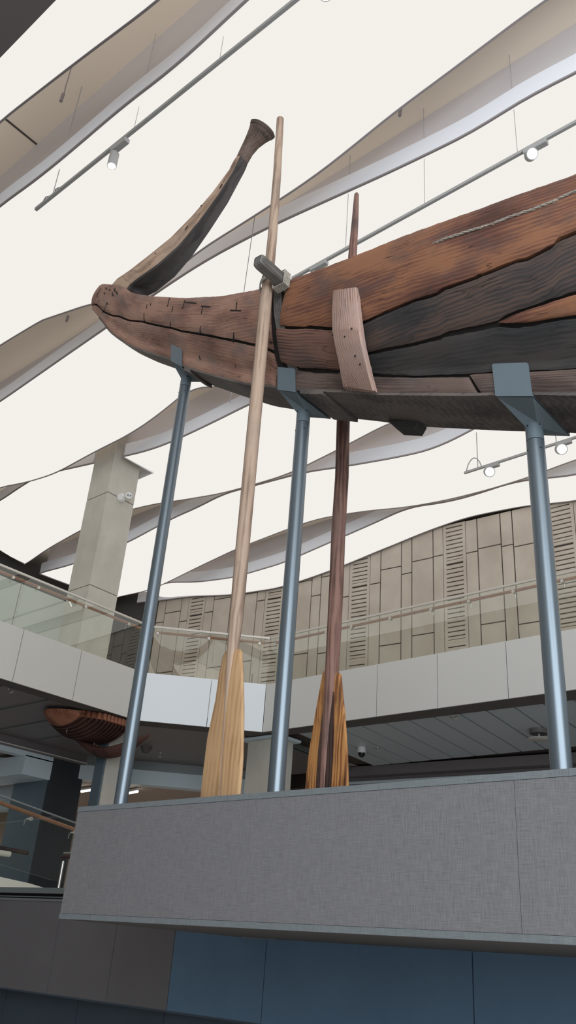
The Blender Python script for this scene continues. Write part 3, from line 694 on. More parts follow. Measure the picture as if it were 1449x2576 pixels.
# ledge on top of the grey-toned wall
zt1 = onY(80,2233,YW).z; zt2 = onY(80,2247,YW).z; zt3 = onY(80,2257,YW).z
b = MB(); b.box((-22, YW-.03, zt2),(XL-.02, YW+1.2, zt1)); b.box((-22, YW-.0, zt3),(XL-.02, YW+1.1, zt2-.035)); b.box((-22, YW-.01, zl),(XL-.02, YW+.06, zl+.03))
struct(b.build('trim_16', M['ledge']))
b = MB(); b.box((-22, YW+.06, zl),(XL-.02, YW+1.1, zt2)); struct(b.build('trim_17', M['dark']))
# ------------------------------------------------------------------ THE BOAT
Y0 = 5.878
WB = [(-10.3,.012),(-10.05,.02),(-9.8,.03),(-8.8,.085),(-7.43,.145),(-6.4,.20),(-5.25,.248),(-3.9,.285),(-2.56,.297),(2,.325)]
WBo = [(x, w + min(.047, w)) for x, w in WB]
WG = [(-10.3,.02),(-10.15,.06),(-9.9,.10),(-9.5,.14),(-9.0,.18),(-8.6,.24),(-8,.32),(-7,.45),(-6,.57),(-5,.69),(-4,.785),(-3,.86),(-2,.90),(2,.97)]
def fit(px, W, side=-1):
    out = []
    for x, y in px:
        Y = Y0 + side*.3
        for i in range(40): p = onY(x, y, Y); Y = lerp(Y, Y0 + side*interp(p.x, W), .6)
        out.append((p.x, p.z))
    return sorted(out)
zbp = fit([(463,921),(560,948),(620,964),(671,967),(697,972),(741,977),(857,981),(951,988),(1186,989),(1300,985),(1449,988)], WBo)
zbp = [p for p in zbp if p[0] > -7.6]
zbp += [(-7.43,8.65)] + fit([(300,850),(350,885),(400,908)], WBo, 1) + [(-9.76,10.62),(-10.0,10.88),(-10.12,11.03),(-10.3,11.2)]
zbp += [(-1.0,5.42),(0.5,5.1),(2,4.95)]
ZBP = sorted(zbp)
zgp = fit([(1449,448),(1300,500),(1160,550),(1000,608),(885,655),(760,700),(700,720),(660,730),(560,748),(470,752),(390,748),(350,742),(330,737)], WG)
zgp = [p for p in zgp if p[0] > -9.2] + fit([(318,724),(290,718)], WG) + [(-10.0,11.50),(-10.12,11.42),(-10.3,11.25)] + [(-.5,7.3),(2,7.25)]
ZGP = sorted(zgp)
def sm(X, P):
    return (interp(X-.12, P) + 2*interp(X, P) + interp(X+.12, P)) / 4
XT = -10.22
def zbX(X): return sm(X, ZBP)
def zgX(X): return max(sm(X, ZGP), zbX(X) + .02)
def prof(v):
    if v < .18: return .05 * v / .18
    u = min(1, (v - .18) / .82)
    return .05 + .95 * (1 - (1 - u) ** 2.25)
def S(X, v, side=-1, off=0):
    wb_, wg_ = sm(X, WB), sm(X, WG)
    zb_, zg_ = zbX(X), zgX(X)
    p = Vector((X, Y0 + side*(wb_ + (wg_ - wb_)*prof(v)), lerp(zb_, zg_, v)))
    if off:
        dv_ = .02; pa = (wg_ - wb_) * (prof(min(v+dv_,1)) - prof(max(v-dv_,0))); pz = (zg_ - zb_) * (min(v+dv_,1) - max(v-dv_,0))
        n = Vector((0, side*pz, -pa)); n.normalize(); p = p + n*off
    return p
def inv(x, y):
    Y = Y0 - .5; v = .5
    for i in range(80):
        p = onY(x, y, Y); v = (p.z - zbX(p.x)) / (zgX(p.x) - zbX(p.x)); vv = max(0, min(1, v))
        Yn = S(p.x, vv).y; Y = lerp(Y, Yn, .35)
    return (p.x, v)
def curve(px):
    return [inv(x, y) for x, y in px]
def along(c, t):
    # t by image-independent X fraction
    n = len(c) - 1
    L_ = [0]
    for a, q in zip(c, c[1:]): L_.append(L_[-1] + math.hypot(q[0]-a[0], (q[1]-a[1])*1.2))
    s = t * L_[-1]
    for i in range(n):
        if s <= L_[i+1] or i == n-1:
            f_ = (s - L_[i]) / max(1e-9, L_[i+1] - L_[i]); return (lerp(c[i][0], c[i+1][0], f_), lerp(c[i][1], c[i+1][1], f_))
boat = thing('ancient_wooden_boat', 'large old cedar boat hull with upturned prow raised on steel posts', 'boat', (-4.5, Y0, 6.0))
def plank(name, top, bot, m, n=70, k=8, off=.035, lab=None, gap=.006, ragged=.0, seed=1, top_grain=False):
    rr = random.Random(seed); jt = [rr.uniform(-1,1)*ragged for _ in range(n+1)]; jb = [rr.uniform(-1,1)*ragged for _ in range(n+1)]
    for side in (-1, 1):
        mb = MB(); rings = []
        for i in range(n+1):
            t = i / n; T = along(top, t); B = along(bot, t)
            ring = []
            for j in range(k+1):
                s = j / k; X = lerp(B[0], T[0], s); v = lerp(B[1], T[1], s)
                if j == 0: v += gap + jb[i]*.5
                if j == k: v -= gap + jt[i]*.5
                e = off
                if j in (0, k) : e = off*.72
                if i in (0, n): e *= .8
                ring.append(S(X, v, side, e))
            inner = []
            for j in range(k, -1, -1):
                s = j / k; X = lerp(B[0], T[0], s); v = lerp(B[1], T[1], s)
                if j == 0: v += gap
                if j == k: v -= gap
                inner.append(S(X, v, side, -.005))
            rings.append(ring + inner)
        mb.loft(rings)
        Lx = sum(math.dist(a[0][::2] if 0 else a[0], q[0]) for a, q in zip(rings, rings[1:])); Hh = max((r_[k]-r_[0]).length for r_ in rings)
        u0 = seed*3.7; mb.vuv = []
        for i in range(n+1):
            h_ = (rings[i][k]-rings[i][0]).length
            for j in list(range(k+1)) + list(range(k,-1,-1)): mb.vuv.append((u0 + Lx*i/n, seed*1.3 + (h_*j/k if top_grain else h_*(j/k-1))))
        o = mb.build(name, m, boat, smooth=True, autos=50)
        if lab and side == -1: o['label'] = lab
gun = [(x, 1.0) for x in (0,)]
def vline(x0, x1, v, n=20): return [(lerp(x0, x1, i/n), v) for i in range(n+1)]
# inner shell, closed, dark
mb = MB(); rings = []
NX = 150
for i in range(NX+1):
    X = lerp(XT, 1.9, (i/NX)); ring = []
    for j in range(11): ring.append(S(X, 1 - j/10, -1, -.006))
    for j in range(11): ring.append(S(X, j/10, 1, -.006))
    rings.append(ring)
mb.loft(rings); mb.build('hull_shell', M['inner'], boat, smooth=True, autos=35)
# bottom planking (flat), slightly proud
mb = MB(); rings = []
for i in range(121):
    X = lerp(-9.9, 1.9, i/120); wb_ = sm(X, WBo); z = zbX(X)
    rings.append([(X, Y0-wb_, z-.03), (X, Y0-wb_*.5, z-.034), (X, Y0, z-.035), (X, Y0+wb_*.5, z-.034), (X, Y0+wb_, z-.03), (X, Y0+wb_, z+.0), (X, Y0-wb_, z+.0)])
mb.loft(rings); mb.build('bottom_planking', M['w_bottom'], boat, smooth=True, autos=30)
# seams from the photograph
c2 = [(262,783),(300,795),(360,808),(420,822),(480,835),(540,845),(600,856),(655,868),(690,881)]
up_b = curve(c2); 
g0, g1 = inv(243,770), inv(692,725)
bow_top = [(-10.20,.9),(-10.12,1.0)] + vline(-10.0, inv(692,724)[0], 1.0, 40)
bow_bot = [(-10.20,.30),(-10.12,.38)] + up_b
plank('bow_plank', bow_top, bow_bot, M['w_bow'], 90, 10, .04, 'upper bow plank with small slots and peg holes', .004, .004, 3)
low_t = [(-10.17,.25),(-10.08,.30)] + curve([(262,786),(300,799),(360,812),(420,826),(480,839),(540,850),(600,861),(645,871),(672,878)]) + curve([(690,890)])
low_b = [(-10.17,.0)] + vline(-10.0, inv(697,960)[0], 0.0, 30)
plank('bow_plank', low_t, low_b, M['w_bow'], 90, 8, .045, 'lower bow plank curving to the pointed nose', .004, .004, 4)
# main body planks
pl_l, pl_lb = inv(738,704), inv(709,820)
or_t = [(inv(737,706)[0], 1.0)] + vline(inv(760,700)[0], 1.9, 1.0, 40)
last = inv(1449,590)
or_b = [inv(709,821)] + curve([(740,823),(772,825),(776,820),(835,826),(905,817),(960,792),(1050,755),(1100,742),(1120,728),(1180,708),(1245,682),(1300,660),(1330,654),(1400,618),(1405,606),(1449,590)]) + [(-.8, last[1]+.02),(1.9,last[1]+.04)]
plank('side_plank', or_t, or_b, M['w_orange'], 110, 12, .06, 'broad orange brown upper side plank', .004, .005, 5)
u2t = curve([(700,826),(740,829),(776,827),(835,831),(900,832)]); u2b = curve([(712,912),(735,917),(760,925),(800,926),(850,930),(915,936)])
plank('side_plank', u2t, u2b, M['w_brown'], 40, 8, .055, 'short red brown plank with wavy grain left of the side board', .004, .004, 6)
lastd = inv(1449,795)
d1t = curve([(895,825),(905,821),(960,796),(1050,759),(1100,746),(1120,732),(1180,712),(1245,686),(1300,664),(1330,658),(1400,622),(1405,610),(1449,594)]) + [(-.8, last[1]+.0),(1.9,last[1]+.02)]
sl = inv(1449,737)
d1b = curve([(895,894),(920,889),(980,876),(1050,862),(1112,845),(1130,835),(1200,822),(1255,809),(1275,797),(1305,783),(1340,772),(1400,752),(1449,737)]) + [(-.8,sl[1]+.02),(1.9,sl[1]+.04)]
plank('side_plank', d1t, d1b, M['w_dark'], 110, 9, .045, 'blackened plank under the orange one', .004, .004, 7)
st_ = curve([(1259,810),(1278,800),(1305,787),(1340,776),(1400,756),(1449,741)]) + [(-.8,sl[1]),(1.9,sl[1]+.02)]
lastd = inv(1449,797)
sb_ = curve([(1259,813),(1290,816),(1340,812),(1400,802),(1449,795)]) + [(-.8,lastd[1]+.01),(1.9,lastd[1]+.02)]
plank('side_plank', st_, sb_, M['w_orange'], 60, 6, .05, 'reddish pointed sliver plank at right', .003, .002, 8)
d2t = curve([(895,899),(920,893),(980,881),(1050,867),(1112,852),(1120,846),(1200,832),(1255,821),(1300,824),(1340,818),(1400,806),(1449,799)]) + [(-.8,lastd[1]-.005),(1.9,lastd[1]+.01)]
lc1 = inv(1449,935)
d2b = curve([(895,935),(940,945),(1050,950),(1186,945),(1240,941),(1340,938),(1449,932)]) + [(-.8,lc1[1]),(1.9,lc1[1])]
plank('side_plank', d2t, d2b, M['w_dark2'], 110, 9, .045, 'black lower side plank above the brown edge strip', .004, .004, 9)
s1t = curve([(716,924),(787,935),(795,939),(850,943),(940,950),(1050,954),(1184,952)]); s1b = [inv(716,975)] + [(lerp(inv(741,977)[0], inv(1207,992)[0], i/12), 0.0) for i in range(13)]
s1b = [(x, max(v, 0) if i else 0) for i, (x, v) in enumerate(s1b)]
plank('edge_strip', s1t, s1b, M['w_strip'], 60, 5, .055, 'narrow brown edge strip along the bottom of the side', .003, .003, 10)
x2 = inv(1209,990)[0]
s2t = curve([(1187,946),(1240,943),(1340,940),(1449,934)]) + [(-.8,lc1[1]-.01),(1.9,lc1[1]-.01)]
s2b = [(inv(1209,990)[0]+.03, 0.0)] + vline(x2+.3, 1.9, 0.0, 12)
plank('edge_strip', s2t, s2b, M['w_strip'], 60, 5, .065, 'second edge strip starting with a slanted scarf joint', .003, .002, 11)
# joint frame showing in the vertical gap
for side in (-1, 1):
    mb = MB(); rings = []
    xa = inv(703,760)[0]
    for j in range(13):
        v = lerp(.03, 1.0, j/12); rings.append([S(xa-.09, v, side, .0), S(xa+.05, v, side, .0), S(xa+.05, v, side, .018), S(xa-.09, v, side, .018)])
    mb.loft(rings); mb.build('joint_frame', M['w_gray'], boat)
# bottom cross battens and blocks
def batten(xp0, xp1, z_off=.05, w=.4, m=M['w_bottom'], yl=-1, yr=1, th=.04):
    mb = MB(); rings = []
    for j in range(7):
        s = lerp(yl, yr, j/6); 
        r_ = []
        for X, zz in ((xp0,-.03),(xp1,-.03),(xp1,-.03-th),(xp0,-.03-th)):
            r_.append((X, Y0 + s*sm(X, WBo)*1.02, zbX(X) + zz))
        rings.append(r_)
    mb.loft(rings); return mb.build('bottom_batten', m, boat, bevel=.005)
xb1 = onZ(752,983,zbX(-5.0)).x
batten(-5.06, -4.72); batten(-7.25, -7.12, th=.05)
p = onY(1000,1070,Y0+.33); q = onY(1062,1078,Y0+.33)
mb = MB(); mb.prism([(onY(985,1058,Y0+.3).x, Y0+.2, zbX(-4.2)-.02), (onY(1010,1072,Y0+.3).x, Y0+.2, zbX(-4.1)-.13),(onY(1055,1083,Y0+.3).x, Y0+.2, zbX(-3.9)-.13),(onY(1068,1070,Y0+.3).x, Y0+.2, zbX(-3.85)-.02)], (0,.16,0)); mb.build('keel_block', M['w_dark2'], boat, bevel=.012)
# slots and peg holes on the bow
def slot(x0, y0, x1, y1, wd=.012):
    a = S(*inv(x0,y0), -1, .043); c = S(*inv(x1,y1), -1, .043)
    d = (c - a); L_ = d.length; d.normalize(); n = Vector((0,-1,0)); s_ = d.cross(n).normalized()*wd*.5
    mb = MB(); mb.prism([a-s_, a+s_, c+s_, c-s_], (0,.012,0)); mb.prism([a-s_-Vector((0,.002,0)), a+s_-Vector((0,.002,0)), c+s_-Vector((0,.002,0)), c-s_-Vector((0,.002,0))], (0,.012,0))
    mb.build('lashing_slot', M['dark'], boat)
for s_ in ((432,754,427,775),(471,759,465,780),(441,775,438,787),(517,774,512,793),(512,774,535,776),(602,764,600,783),(585,784,612,785),(376,770,373,780),(368,790,368,812),(434,811,433,822),(510,823,508,843),(594,838,592,862),(364,843,363,858),(507,894,510,910),(597,914,600,930),(258,729,247,750),(275,766,262,790),(686,918,687,934),(385,766,384,772),(685,760,684,770),(681,836,680,848),(472,764,500,767),(683,860,690,862)):
    slot(*s_, wd=.014)
for (x, y) in ((272,729),(281,733),(288,740),(294,731),(298,738),(289,746),(275,766),(268,741),(300,742),(293,735)):
    slot(x-1.5, y-1.5, x+1.5, y+1.5, .02)
# stem (upturned prow piece)
st = []
E2 = [((322,728),(262,735),.16),((330,716),(292,700),.172),((350,700),(322,680),.19),((400,665),(372,641),.174),((450,620),(428,596),.142),((500,560),(479,545),.118),((550,490),(532,485),.104),((586,432),(576,426),.088)]
secs = []
for (a, f_, h) in E2:
    A = onY(*a, Y0-h); Fp = onY(*f_, Y0-h)
    secs.append((Vector((A.x, Y0, A.z)), Vector((Fp.x, Y0, Fp.z)), h*1.03, 9.0, .30*h))
# top neck and flared head
def neck(cx_, cy_, h, d_, dirv):
    c = onY(cx_, cy_, Y0); return (c - dirv*d_*.5*-1, c + dirv*d_*.5*-1, h, 2.2, 0)
up = (onY(660,328,Y0) - onY(610,410,Y0)).normalized(); nrm = Vector((up.z, 0, -up.x))   # aft-down normal
for (cx_, cy_, h, d_) in ((609,403,.098,.19),(621,380,.105,.20),(634,360,.125,.23),(647,343,.160,.29),(657,331,.195,.36),(659,327,.205,.38)):
    c = onY(cx_, cy_, Y0); secs.append((c + nrm*d_*.5, c - nrm*d_*.5, h, 2.2, 0))
secs2 = []
for i in range(len(secs)-1):
    for s in range(3):
        t_ = s/3; a, q = secs[i], secs[i+1]
        secs2.append((a[0].lerp(q[0], t_), a[1].lerp(q[1], t_), lerp(a[2],q[2],t_), lerp(a[3],q[3],t_), lerp(a[4],q[4],t_)))
secs2.append(secs[-1])
rings = []; K = 32
for (A, Fp, h, ex, gr) in secs2:
    c = (A + Fp)/2; ax = (A - Fp); d_ = ax.length/2; ax = ax.normalized(); ring = []
    for k_ in range(K):
        th = 2*math.pi*(k_+.5)/K; cs_, sn = math.cos(th), math.sin(th)
        u = math.copysign(abs(cs_)**(2/ex), cs_); v = math.copysign(abs(sn)**(2/ex), sn)
        pa = u*d_
        if gr and cs_ > .55 and abs(v) < .84: pa -= gr * (1 - (abs(v)/.84)**2)
        ring.append(c + ax*pa + Vector((0, v*h, 0)))
    rings.append(ring)
mb = MB(); n_ = K
vs = [p for r in rings for p in r]; fs = []; mi = []
for i in range(len(rings)-1):
    for k_ in range(K):
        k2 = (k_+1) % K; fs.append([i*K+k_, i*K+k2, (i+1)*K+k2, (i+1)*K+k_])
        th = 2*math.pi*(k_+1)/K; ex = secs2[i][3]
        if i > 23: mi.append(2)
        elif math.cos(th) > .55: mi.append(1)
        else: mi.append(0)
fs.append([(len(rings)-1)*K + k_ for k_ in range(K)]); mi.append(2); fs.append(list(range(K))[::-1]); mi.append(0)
mb.v = [tuple(v) for v in vs]; mb.f = fs; mb.m = mi
mb.vuv = [(i*.17, 3 + abs(k_-K/2)/K*.9) for i in range(len(rings)) for k_ in range(K)]
stem_o = mb.build('prow_stem', [M['w_stem'], M['w_stemshade'], M['w_stemtop']], boat, smooth=True, autos=45)
stem_o['label'] = 'upturned curved stem with hollow dark aft face and flared head'
mb = MB(); c = onY(660,326,Y0); ring0 = []; ring1 = []; ring2 = []
for k_ in range(K):
    th = 2*math.pi*k_/K; v_ = (nrm*math.cos(th)*.205 + Vector((0,math.sin(th)*.218,0)))
    ring0.append(c + v_*.95 - up*.03); ring1.append(c + v_*1.02 + up*.012); ring2.append(c + v_*.9 + up*.035)
mb.loft([ring0, ring1, ring2]); mb.build('stem_cap', M['w_stemtop'], stem_o, smooth=True, autos=50)
def stemslot(x0,y0,x1,y1,h=.15):
    a = onY(x0,y0,Y0-h-.004); c = onY(x1,y1,Y0-h-.004); d = (c-a).normalized(); s_ = Vector((d.z,0,-d.x))*.007
    mb = MB(); mb.prism([a-s_,a+s_,c+s_,c-s_], (0,.01,0)); mb.build('lashing_slot', M['dark'], boat)
for s_ in ((552,473,558,463,.11),(465,578,472,568,.135),(371,671,378,664,.18),(389,638,391,636,.178),(504,518,507,516,.12),(308,700,312,696,.165),(320,694,323,698,.165),(340,674,342,671,.17)): stemslot(*s_)
# rim line on top of nose
# cross beam lashed to the oar
XBm = -5.0
pe = onX(646,664,XBm)
bz = onX(688,690,XBm).z
mb = MB(); rings = []
for yy, s in ((pe.y, .7),(pe.y+.02,.92),(pe.y+.06,1.0),(4.9,.98),(5.1,.97),(5.4,.97),(6.4,.97),(7.12,.95),(7.16,.8)):
    ring = []; zz = lerp(pe.z, bz+.02, min(1,(yy-pe.y)/.3))
    for (u, v) in ((-.055,-.075),(.055,-.075),(.072,-.05),(.072,.045),(.05,.07),(-.05,.07),(-.072,.045),(-.072,-.05)): ring.append((XBm + u*s, yy, onX(690,690,XBm).z + v*s*.95))
    rings.append(ring)
mb.loft(rings)
ZBM = onX(690,690,XBm).z
tag(mb.build('cross_beam', M['w_gray'], None, bevel=.006), 'weathered grey cross beam jutting from the gunwale beside the pale oar', 'beam')
# side board
zb_pts = [(7.66,5.04),(7.45,5.06),(7.2,5.10),(7.0,5.16),(6.8,5.25),(6.6,5.36),(6.44,5.46)]
lpx = [(836,732),(833,780),(834,830),(841,870),(850,910),(856,945),(862,974)]
rpx = [(895,721),(899,770),(905,820),(911,862),(920,900),(930,942),(941,981)]
rings = []
for i in range(7):
    Yv = zb_pts[i][1]; a = onY(*lpx[i], Yv); c = onY(*rpx[i], Yv)
    rings.append((a, c))
fine = []
for i in range(6):
    for s in range(4): fine.append((rings[i][0].lerp(rings[i+1][0], s/4), rings[i][1].lerp(rings[i+1][1], s/4)))
fine.append(rings[-1])
mb = MB(); rr_ = []
for i, (a, c) in enumerate(fine):
    e = .0 if 0 < i < len(fine)-1 else .012
    rr_.append([a + Vector((0,.012,0)), a + Vector((.02,0,0)), c + Vector((-.02,0,0)), c + Vector((0,.012,0)), c + Vector((0,.065,.0)), a + Vector((0,.065,.0))])
mb.loft(rr_)
t = thing('side_board', 'pale pinkish curved wooden board strapped upright to the hull side', 'board', (fine[-1][0]+fine[-1][1])/2)
mb.build('board', M['w_board'], t, smooth=True, autos=35)
for x, y in ((840,747),(878,743),(872,757),(836,842),(884,826),(853,938),(905,916),(867,846),(893,895),(883,866)):
    Yv = interp(-y, [(-975,5.46),(-910,5.25),(-830,5.10),(-720,5.04)]); p = onY(x, y, Yv-.002); m2 = MB()
    m2.tube([p, p+Vector((0,.004,0))], .011, 8); m2.build('peg_hole', M['dark'], t)
# rope stubs between board and hull
for i, (x, y) in enumerate(((905,845),(912,866),(914,872),(916,880),(918,895),(925,912),(928,918))):
    p = onY(x+4, y, 5.2 + .004*(y-845)); m2 = MB()
    m2.tube([p+Vector((-.12,.06,-.0)), p+Vector((-.03,.0,.01)), p+Vector((.0,-.01,-.02)), p+Vector((.0,.04,-.06))], .009, 6); m2.build('rope_stub', M['rope'], t, smooth=True)
# rope sewn along the orange plank
pp = [(1097,620),(1130,609),(1170,597),(1215,583),(1243,572),(1246,574),(1290,557),(1350,537),(1400,518),(1413,511),(1418,508),(1449,495)]
pts = [S(*inv(x, y), -1, .06 if (x, y) not in ((1097,620),(1243,572),(1413,511)) else .045) for x, y in pp]
pts += [S(-1.0, .9, -1, .06), S(.5, .9, -1, .06)]
mb = MB(); 
fin = []
for a, c in zip(pts, pts[1:]):
    for s in range(8): fin.append(a.lerp(c, s/8) + Vector((0, -.006, random.uniform(-.004,.004))))
for ph in (0, 2.1, 4.2):
    mb.tube([p + Vector((0, .0065*math.cos(ph + i*.8), .0065*math.sin(ph + i*.8))) for i, p in enumerate(fin)], .0068, 6)
tag(mb.build('hull_rope', M['rope'], None, smooth=True), 'thin twisted rope threaded along the orange upper hull plank', 'rope')
# ------------------------------------------------------------------ oars
def oar(lab, Yo, shaft_pts, radii, lpx, rpx, mshaft, mblade, core=None, th=.035, lowz=2.25):
    P = [onY(x, y, Yo) for x, y in shaft_pts]
    bot = P[-1]; d = (P[-1]-P[-2]).normalized()
    t = thing('steering_oar', lab, 'oar', (bot.x, Yo, lowz), 'steering oars')
    k = (lowz + .01 - bot.z)/d.z if d.z else 0
    P.append(bot + d*k); radii = radii + [radii[-1]*.8]
    fineP = []; fr = []
    for i in range(len(P)-1):
        for s in range(5): fineP.append(P[i].lerp(P[i+1], s/5)); fr.append(lerp(radii[i], radii[i+1], s/5))
    fineP.append(P[-1]); fr.append(radii[-1])
    top = fineP[0]; fineP = [top + Vector((0,0,.03))] + fineP; fr = [fr[0]*.55] + fr
    mb = MB(); mb.tube(fineP, fr, 20); mb.build('shaft', mshaft, t, smooth=True, autos=50)
    for px_, side in ((lpx, -1), (rpx, 1)):
        E_ = [onY(x, y, Yo) for x, y in px_]
        e = E_[-1]; dd = (E_[-1]-E_[-2]).normalized(); E_.append(e + dd*((lowz+.01-e.z)/dd.z))
        rings = []
        for i, q in enumerate(E_):
            cxx = interp(-q.z, [(-p.z, p.x) for p in P]); rr = interp(-q.z, [(-p.z, r) for p, r in zip(P, radii)])
            x_in = cxx + side*rr*.35; tk = th * (.8 if i == 0 else 1)
            xo = q.x
            rings.append([(x_in, Yo-tk, q.z), (lerp(x_in,xo,.6), Yo-tk*.9, q.z), (xo - side*.012, Yo-tk*.55, q.z), (xo, Yo, q.z), (xo - side*.012, Yo+tk*.55, q.z), (lerp(x_in,xo,.6), Yo+tk*.9, q.z), (x_in, Yo+tk, q.z)])
        # rounded top
        q0 = rings[0]; cxm = (q0[0][0] + q0[3][0])/2
        topr = [((lerp(v[0], cxm, .45)), lerp(v[1], Yo, .4), v[2] + .035) for v in q0]
        mb = MB(); mb.loft([topr] + rings); mb.build('blade_half', mblade, t, smooth=True, autos=35)
    if core:
        zs = [onY(0+832,1885,Yo).z, lowz+.01]; mb = MB(); rings = []
        for z in (4.05, zs[0], 2.8, lowz+.01):
            cxx = interp(-z, [(-p.z, p.x) for p in P]); w_ = {4.05:.05}.get(z, .085)
            rings.append([(cxx-w_*.9, Yo-.041, z), (cxx+w_*1.3, Yo-.041, z), (cxx+w_*1.3, Yo+.02, z), (cxx-w_*.9, Yo+.02, z)])
        mb.loft(rings); mb.build('blackened_core', core, t)
    return t
oar('pale steering oar in front of the hull, lashed to the grey cross beam', 5.05,
    [(705,300),(697,440),(685,600),(675,700),(668,760),(655,900),(636,1100),(622,1250),(608,1400),(594,1560),(584,1650),(572,1800),(565,1900),(560,2003)],
    [.046,.050,.056,.060,.068,.069,.069,.068,.067,.063,.050,.035,.032,.030],
    [(561,1652),(552,1700),(543,1764),(532,1815),(523,1858),(514,1930),(506,2003)], [(610,1642),(612,1700),(613.6,1782),(613,1840),(612,1903),(609,1950),(605,1995)], M['w_oar'], M['w_blade'])
oar('dark red brown steering oar standing behind the hull with black stained blade', 6.706,
    [(897,490),(893,560),(887,640),(874,850),(864,1040),(860,1200),(851,1340),(847,1450),(842,1560),(837,1650),(832,1750),(826,1820),(822,1885)],
    [.034,.048,.058,.072,.080,.080,.080,.079,.078,.075,.070,.062,.056],
    [(811,1697),(802,1750),(793,1800),(784,1855),(776,1904),(772,1945),(769,1982)], [(859.6,1700),(864,1750),(868.7,1797),(872,1845),(875,1888),(876,1930),(877,1972)], M['w_oar2'], M['w_blade2'], M['w_blade2d'])
# lashing rope of oar 1 and beam
tx = thing('oar_lashing', 'pale rope lashing tying the pale oar to the grey cross beam', 'rope', (XBm, 5.05, ZBM))
ox = onY(672,715,5.05).x
mb = MB()
for k_ in range(5):
    z0 = ZBM - .02; yy = 5.02 + k_*.022
    mb.tube([(XBm-.08,yy,z0-.085),(XBm+.08,yy,z0-.085),(XBm+.085,yy,z0+.1),(XBm-.08,yy,z0+.1),(XBm-.08,yy,z0-.085)], .0085, 6, cap=False)
mb.build('beam_wrap', M['rope'], tx, smooth=True)
mb = MB()
zc_ = onY(672,718,5.05).z
for k_ in range(4):
    pts = []
    for a in range(25):
        an = 2*math.pi*a/24; pts.append(Vector((ox + .078*math.cos(an), 5.05 + .078*math.sin(an), zc_ + .018*k_ + .07*math.cos(an))))
    mb.tube(pts, .009, 6, cap=False)
    mb.tube([(ox+.075,5.08,zc_+.07+.018*k_),(XBm-.0,5.10+.02*k_,ZBM-.085)], .009, 6)
mb.build('oar_wrap', M['rope'], tx, smooth=True)
mb = MB(); zz = onY(668,703,5.05).z
mb.tube([Vector((ox + .064*math.cos(2*math.pi*a/24), 5.05 + .064*math.sin(2*math.pi*a/24), zz+.012*math.cos(2*math.pi*a/24))) for a in range(25)], .006, 6, cap=False)
mb.build('dark_binding', M['dark'], tx, smooth=True)
# ------------------------------------------------------------------ posts with cradles
def post(lab, X, Yp, tabh, hwx, rad, zadd=0):
    z = zbX(X) - .045
    t = thing('support_post', lab, 'post', (X, Yp, 2.25), 'steel posts carrying the boat')
    mb = MB(); zt_ = z - .28
    mb.tube([(X,Yp,2.25),(X,Yp,zt_-.004)], rad, 40); mb.build('tube', M['post'], t, smooth=True, autos=50)
    mb = MB(); mb.tube([(X,Yp,zt_+.004),(X,Yp,z-.06)], rad*.985, 40); slv = mb.build('sleeve', M['steel'], t, smooth=True, autos=50)
    slope = (zbX(X+.2) - zbX(X-.2)) / .4
    wbx = sm(X, WBo) + .012
    # strap following the sloping bottom, width 2*hwx along X
    def zx(x): return zbX(X) + slope*(x - X)
    mb = MB(); P = []
    for dz in (-.036, -.050):
        for sx, sy in ((-1,-1),(1,-1),(1,1),(-1,1)): P.append((X+sx*hwx, Yp+sy*wbx, zx(X+sx*hwx)+dz))
    mb.add(P, [(0,1,2,3),(4,7,6,5),(0,4,5,1),(1,5,6,2),(2,6,7,3),(3,7,4,0)]); mb.build('strap', M['steel'], t)
    # folded gusset: inverted pyramid to the sleeve
    mb = MB(); P = []
    for sx, sy in ((-1,-1),(1,-1),(1,1),(-1,1)): P.append((X+sx*hwx*.98, Yp+sy*wbx*.98, zx(X+sx*hwx)-.058))
    r7 = rad*.72
    for sx, sy in ((-1,-1),(1,-1),(1,1),(-1,1)): P.append((X+sx*r7, Yp+sy*r7, z-.13))
    mb.add(P, [(0,1,2,3),(4,7,6,5),(0,4,5,1),(1,5,6,2),(2,6,7,3),(3,7,4,0)]); mb.build('gusset', M['steel'], t)
    for sy in (-1, 1):
        mb = MB(); yb = Yp + sy*wbx; pl_ = []
        rc = .018
        for i, (x_, zz_) in enumerate(((X-hwx, -.058),(X+hwx, -.058),(X+hwx, tabh-rc),(X+hwx-rc*.3, tabh-rc*.3),(X+hwx-rc, tabh),(X-hwx+rc, tabh),(X-hwx+rc*.3, tabh-rc*.3),(X-hwx, tabh-rc))):
            vt = (zx(X) + tabh - zbX(X)) / (zgX(X) - zbX(X)); yt = Yp + sy*(abs(S(X, vt, -1, .062).y - Y0) + .004)
            f_ = (zz_ + .058) / (tabh + .058)
            pl_.append((x_, lerp(yb, yt, max(0, f_)), zx(x_) + zz_))
        mb.prism(pl_, (0, .012*sy, 0)); mb.build('side_tab', M['steel'], t)
    for (dz, a) in ((-.10,-2.2),(-.10,-.6),(.14,-1.9),(.14,-.5)):
        c = Vector((X + rad*math.cos(a), Yp + rad*math.sin(a), zt_ + dz)); n = Vector((math.cos(a), math.sin(a), 0))
        mb = MB(); mb.tube([c-n*.003, c+n*.003], .008, 8); mb.build('screw', M['dark'], slv)
post('leftmost slender steel post under the bow of the boat', -7.426, 5.878, .21, .125, .073)
post('middle steel post under the boat, between the two oars', -5.252, 5.878, .24, .135, .078)
post('right steel post with the broad grey cradle under the hull', -2.563, 5.878, .27, .165, .077)
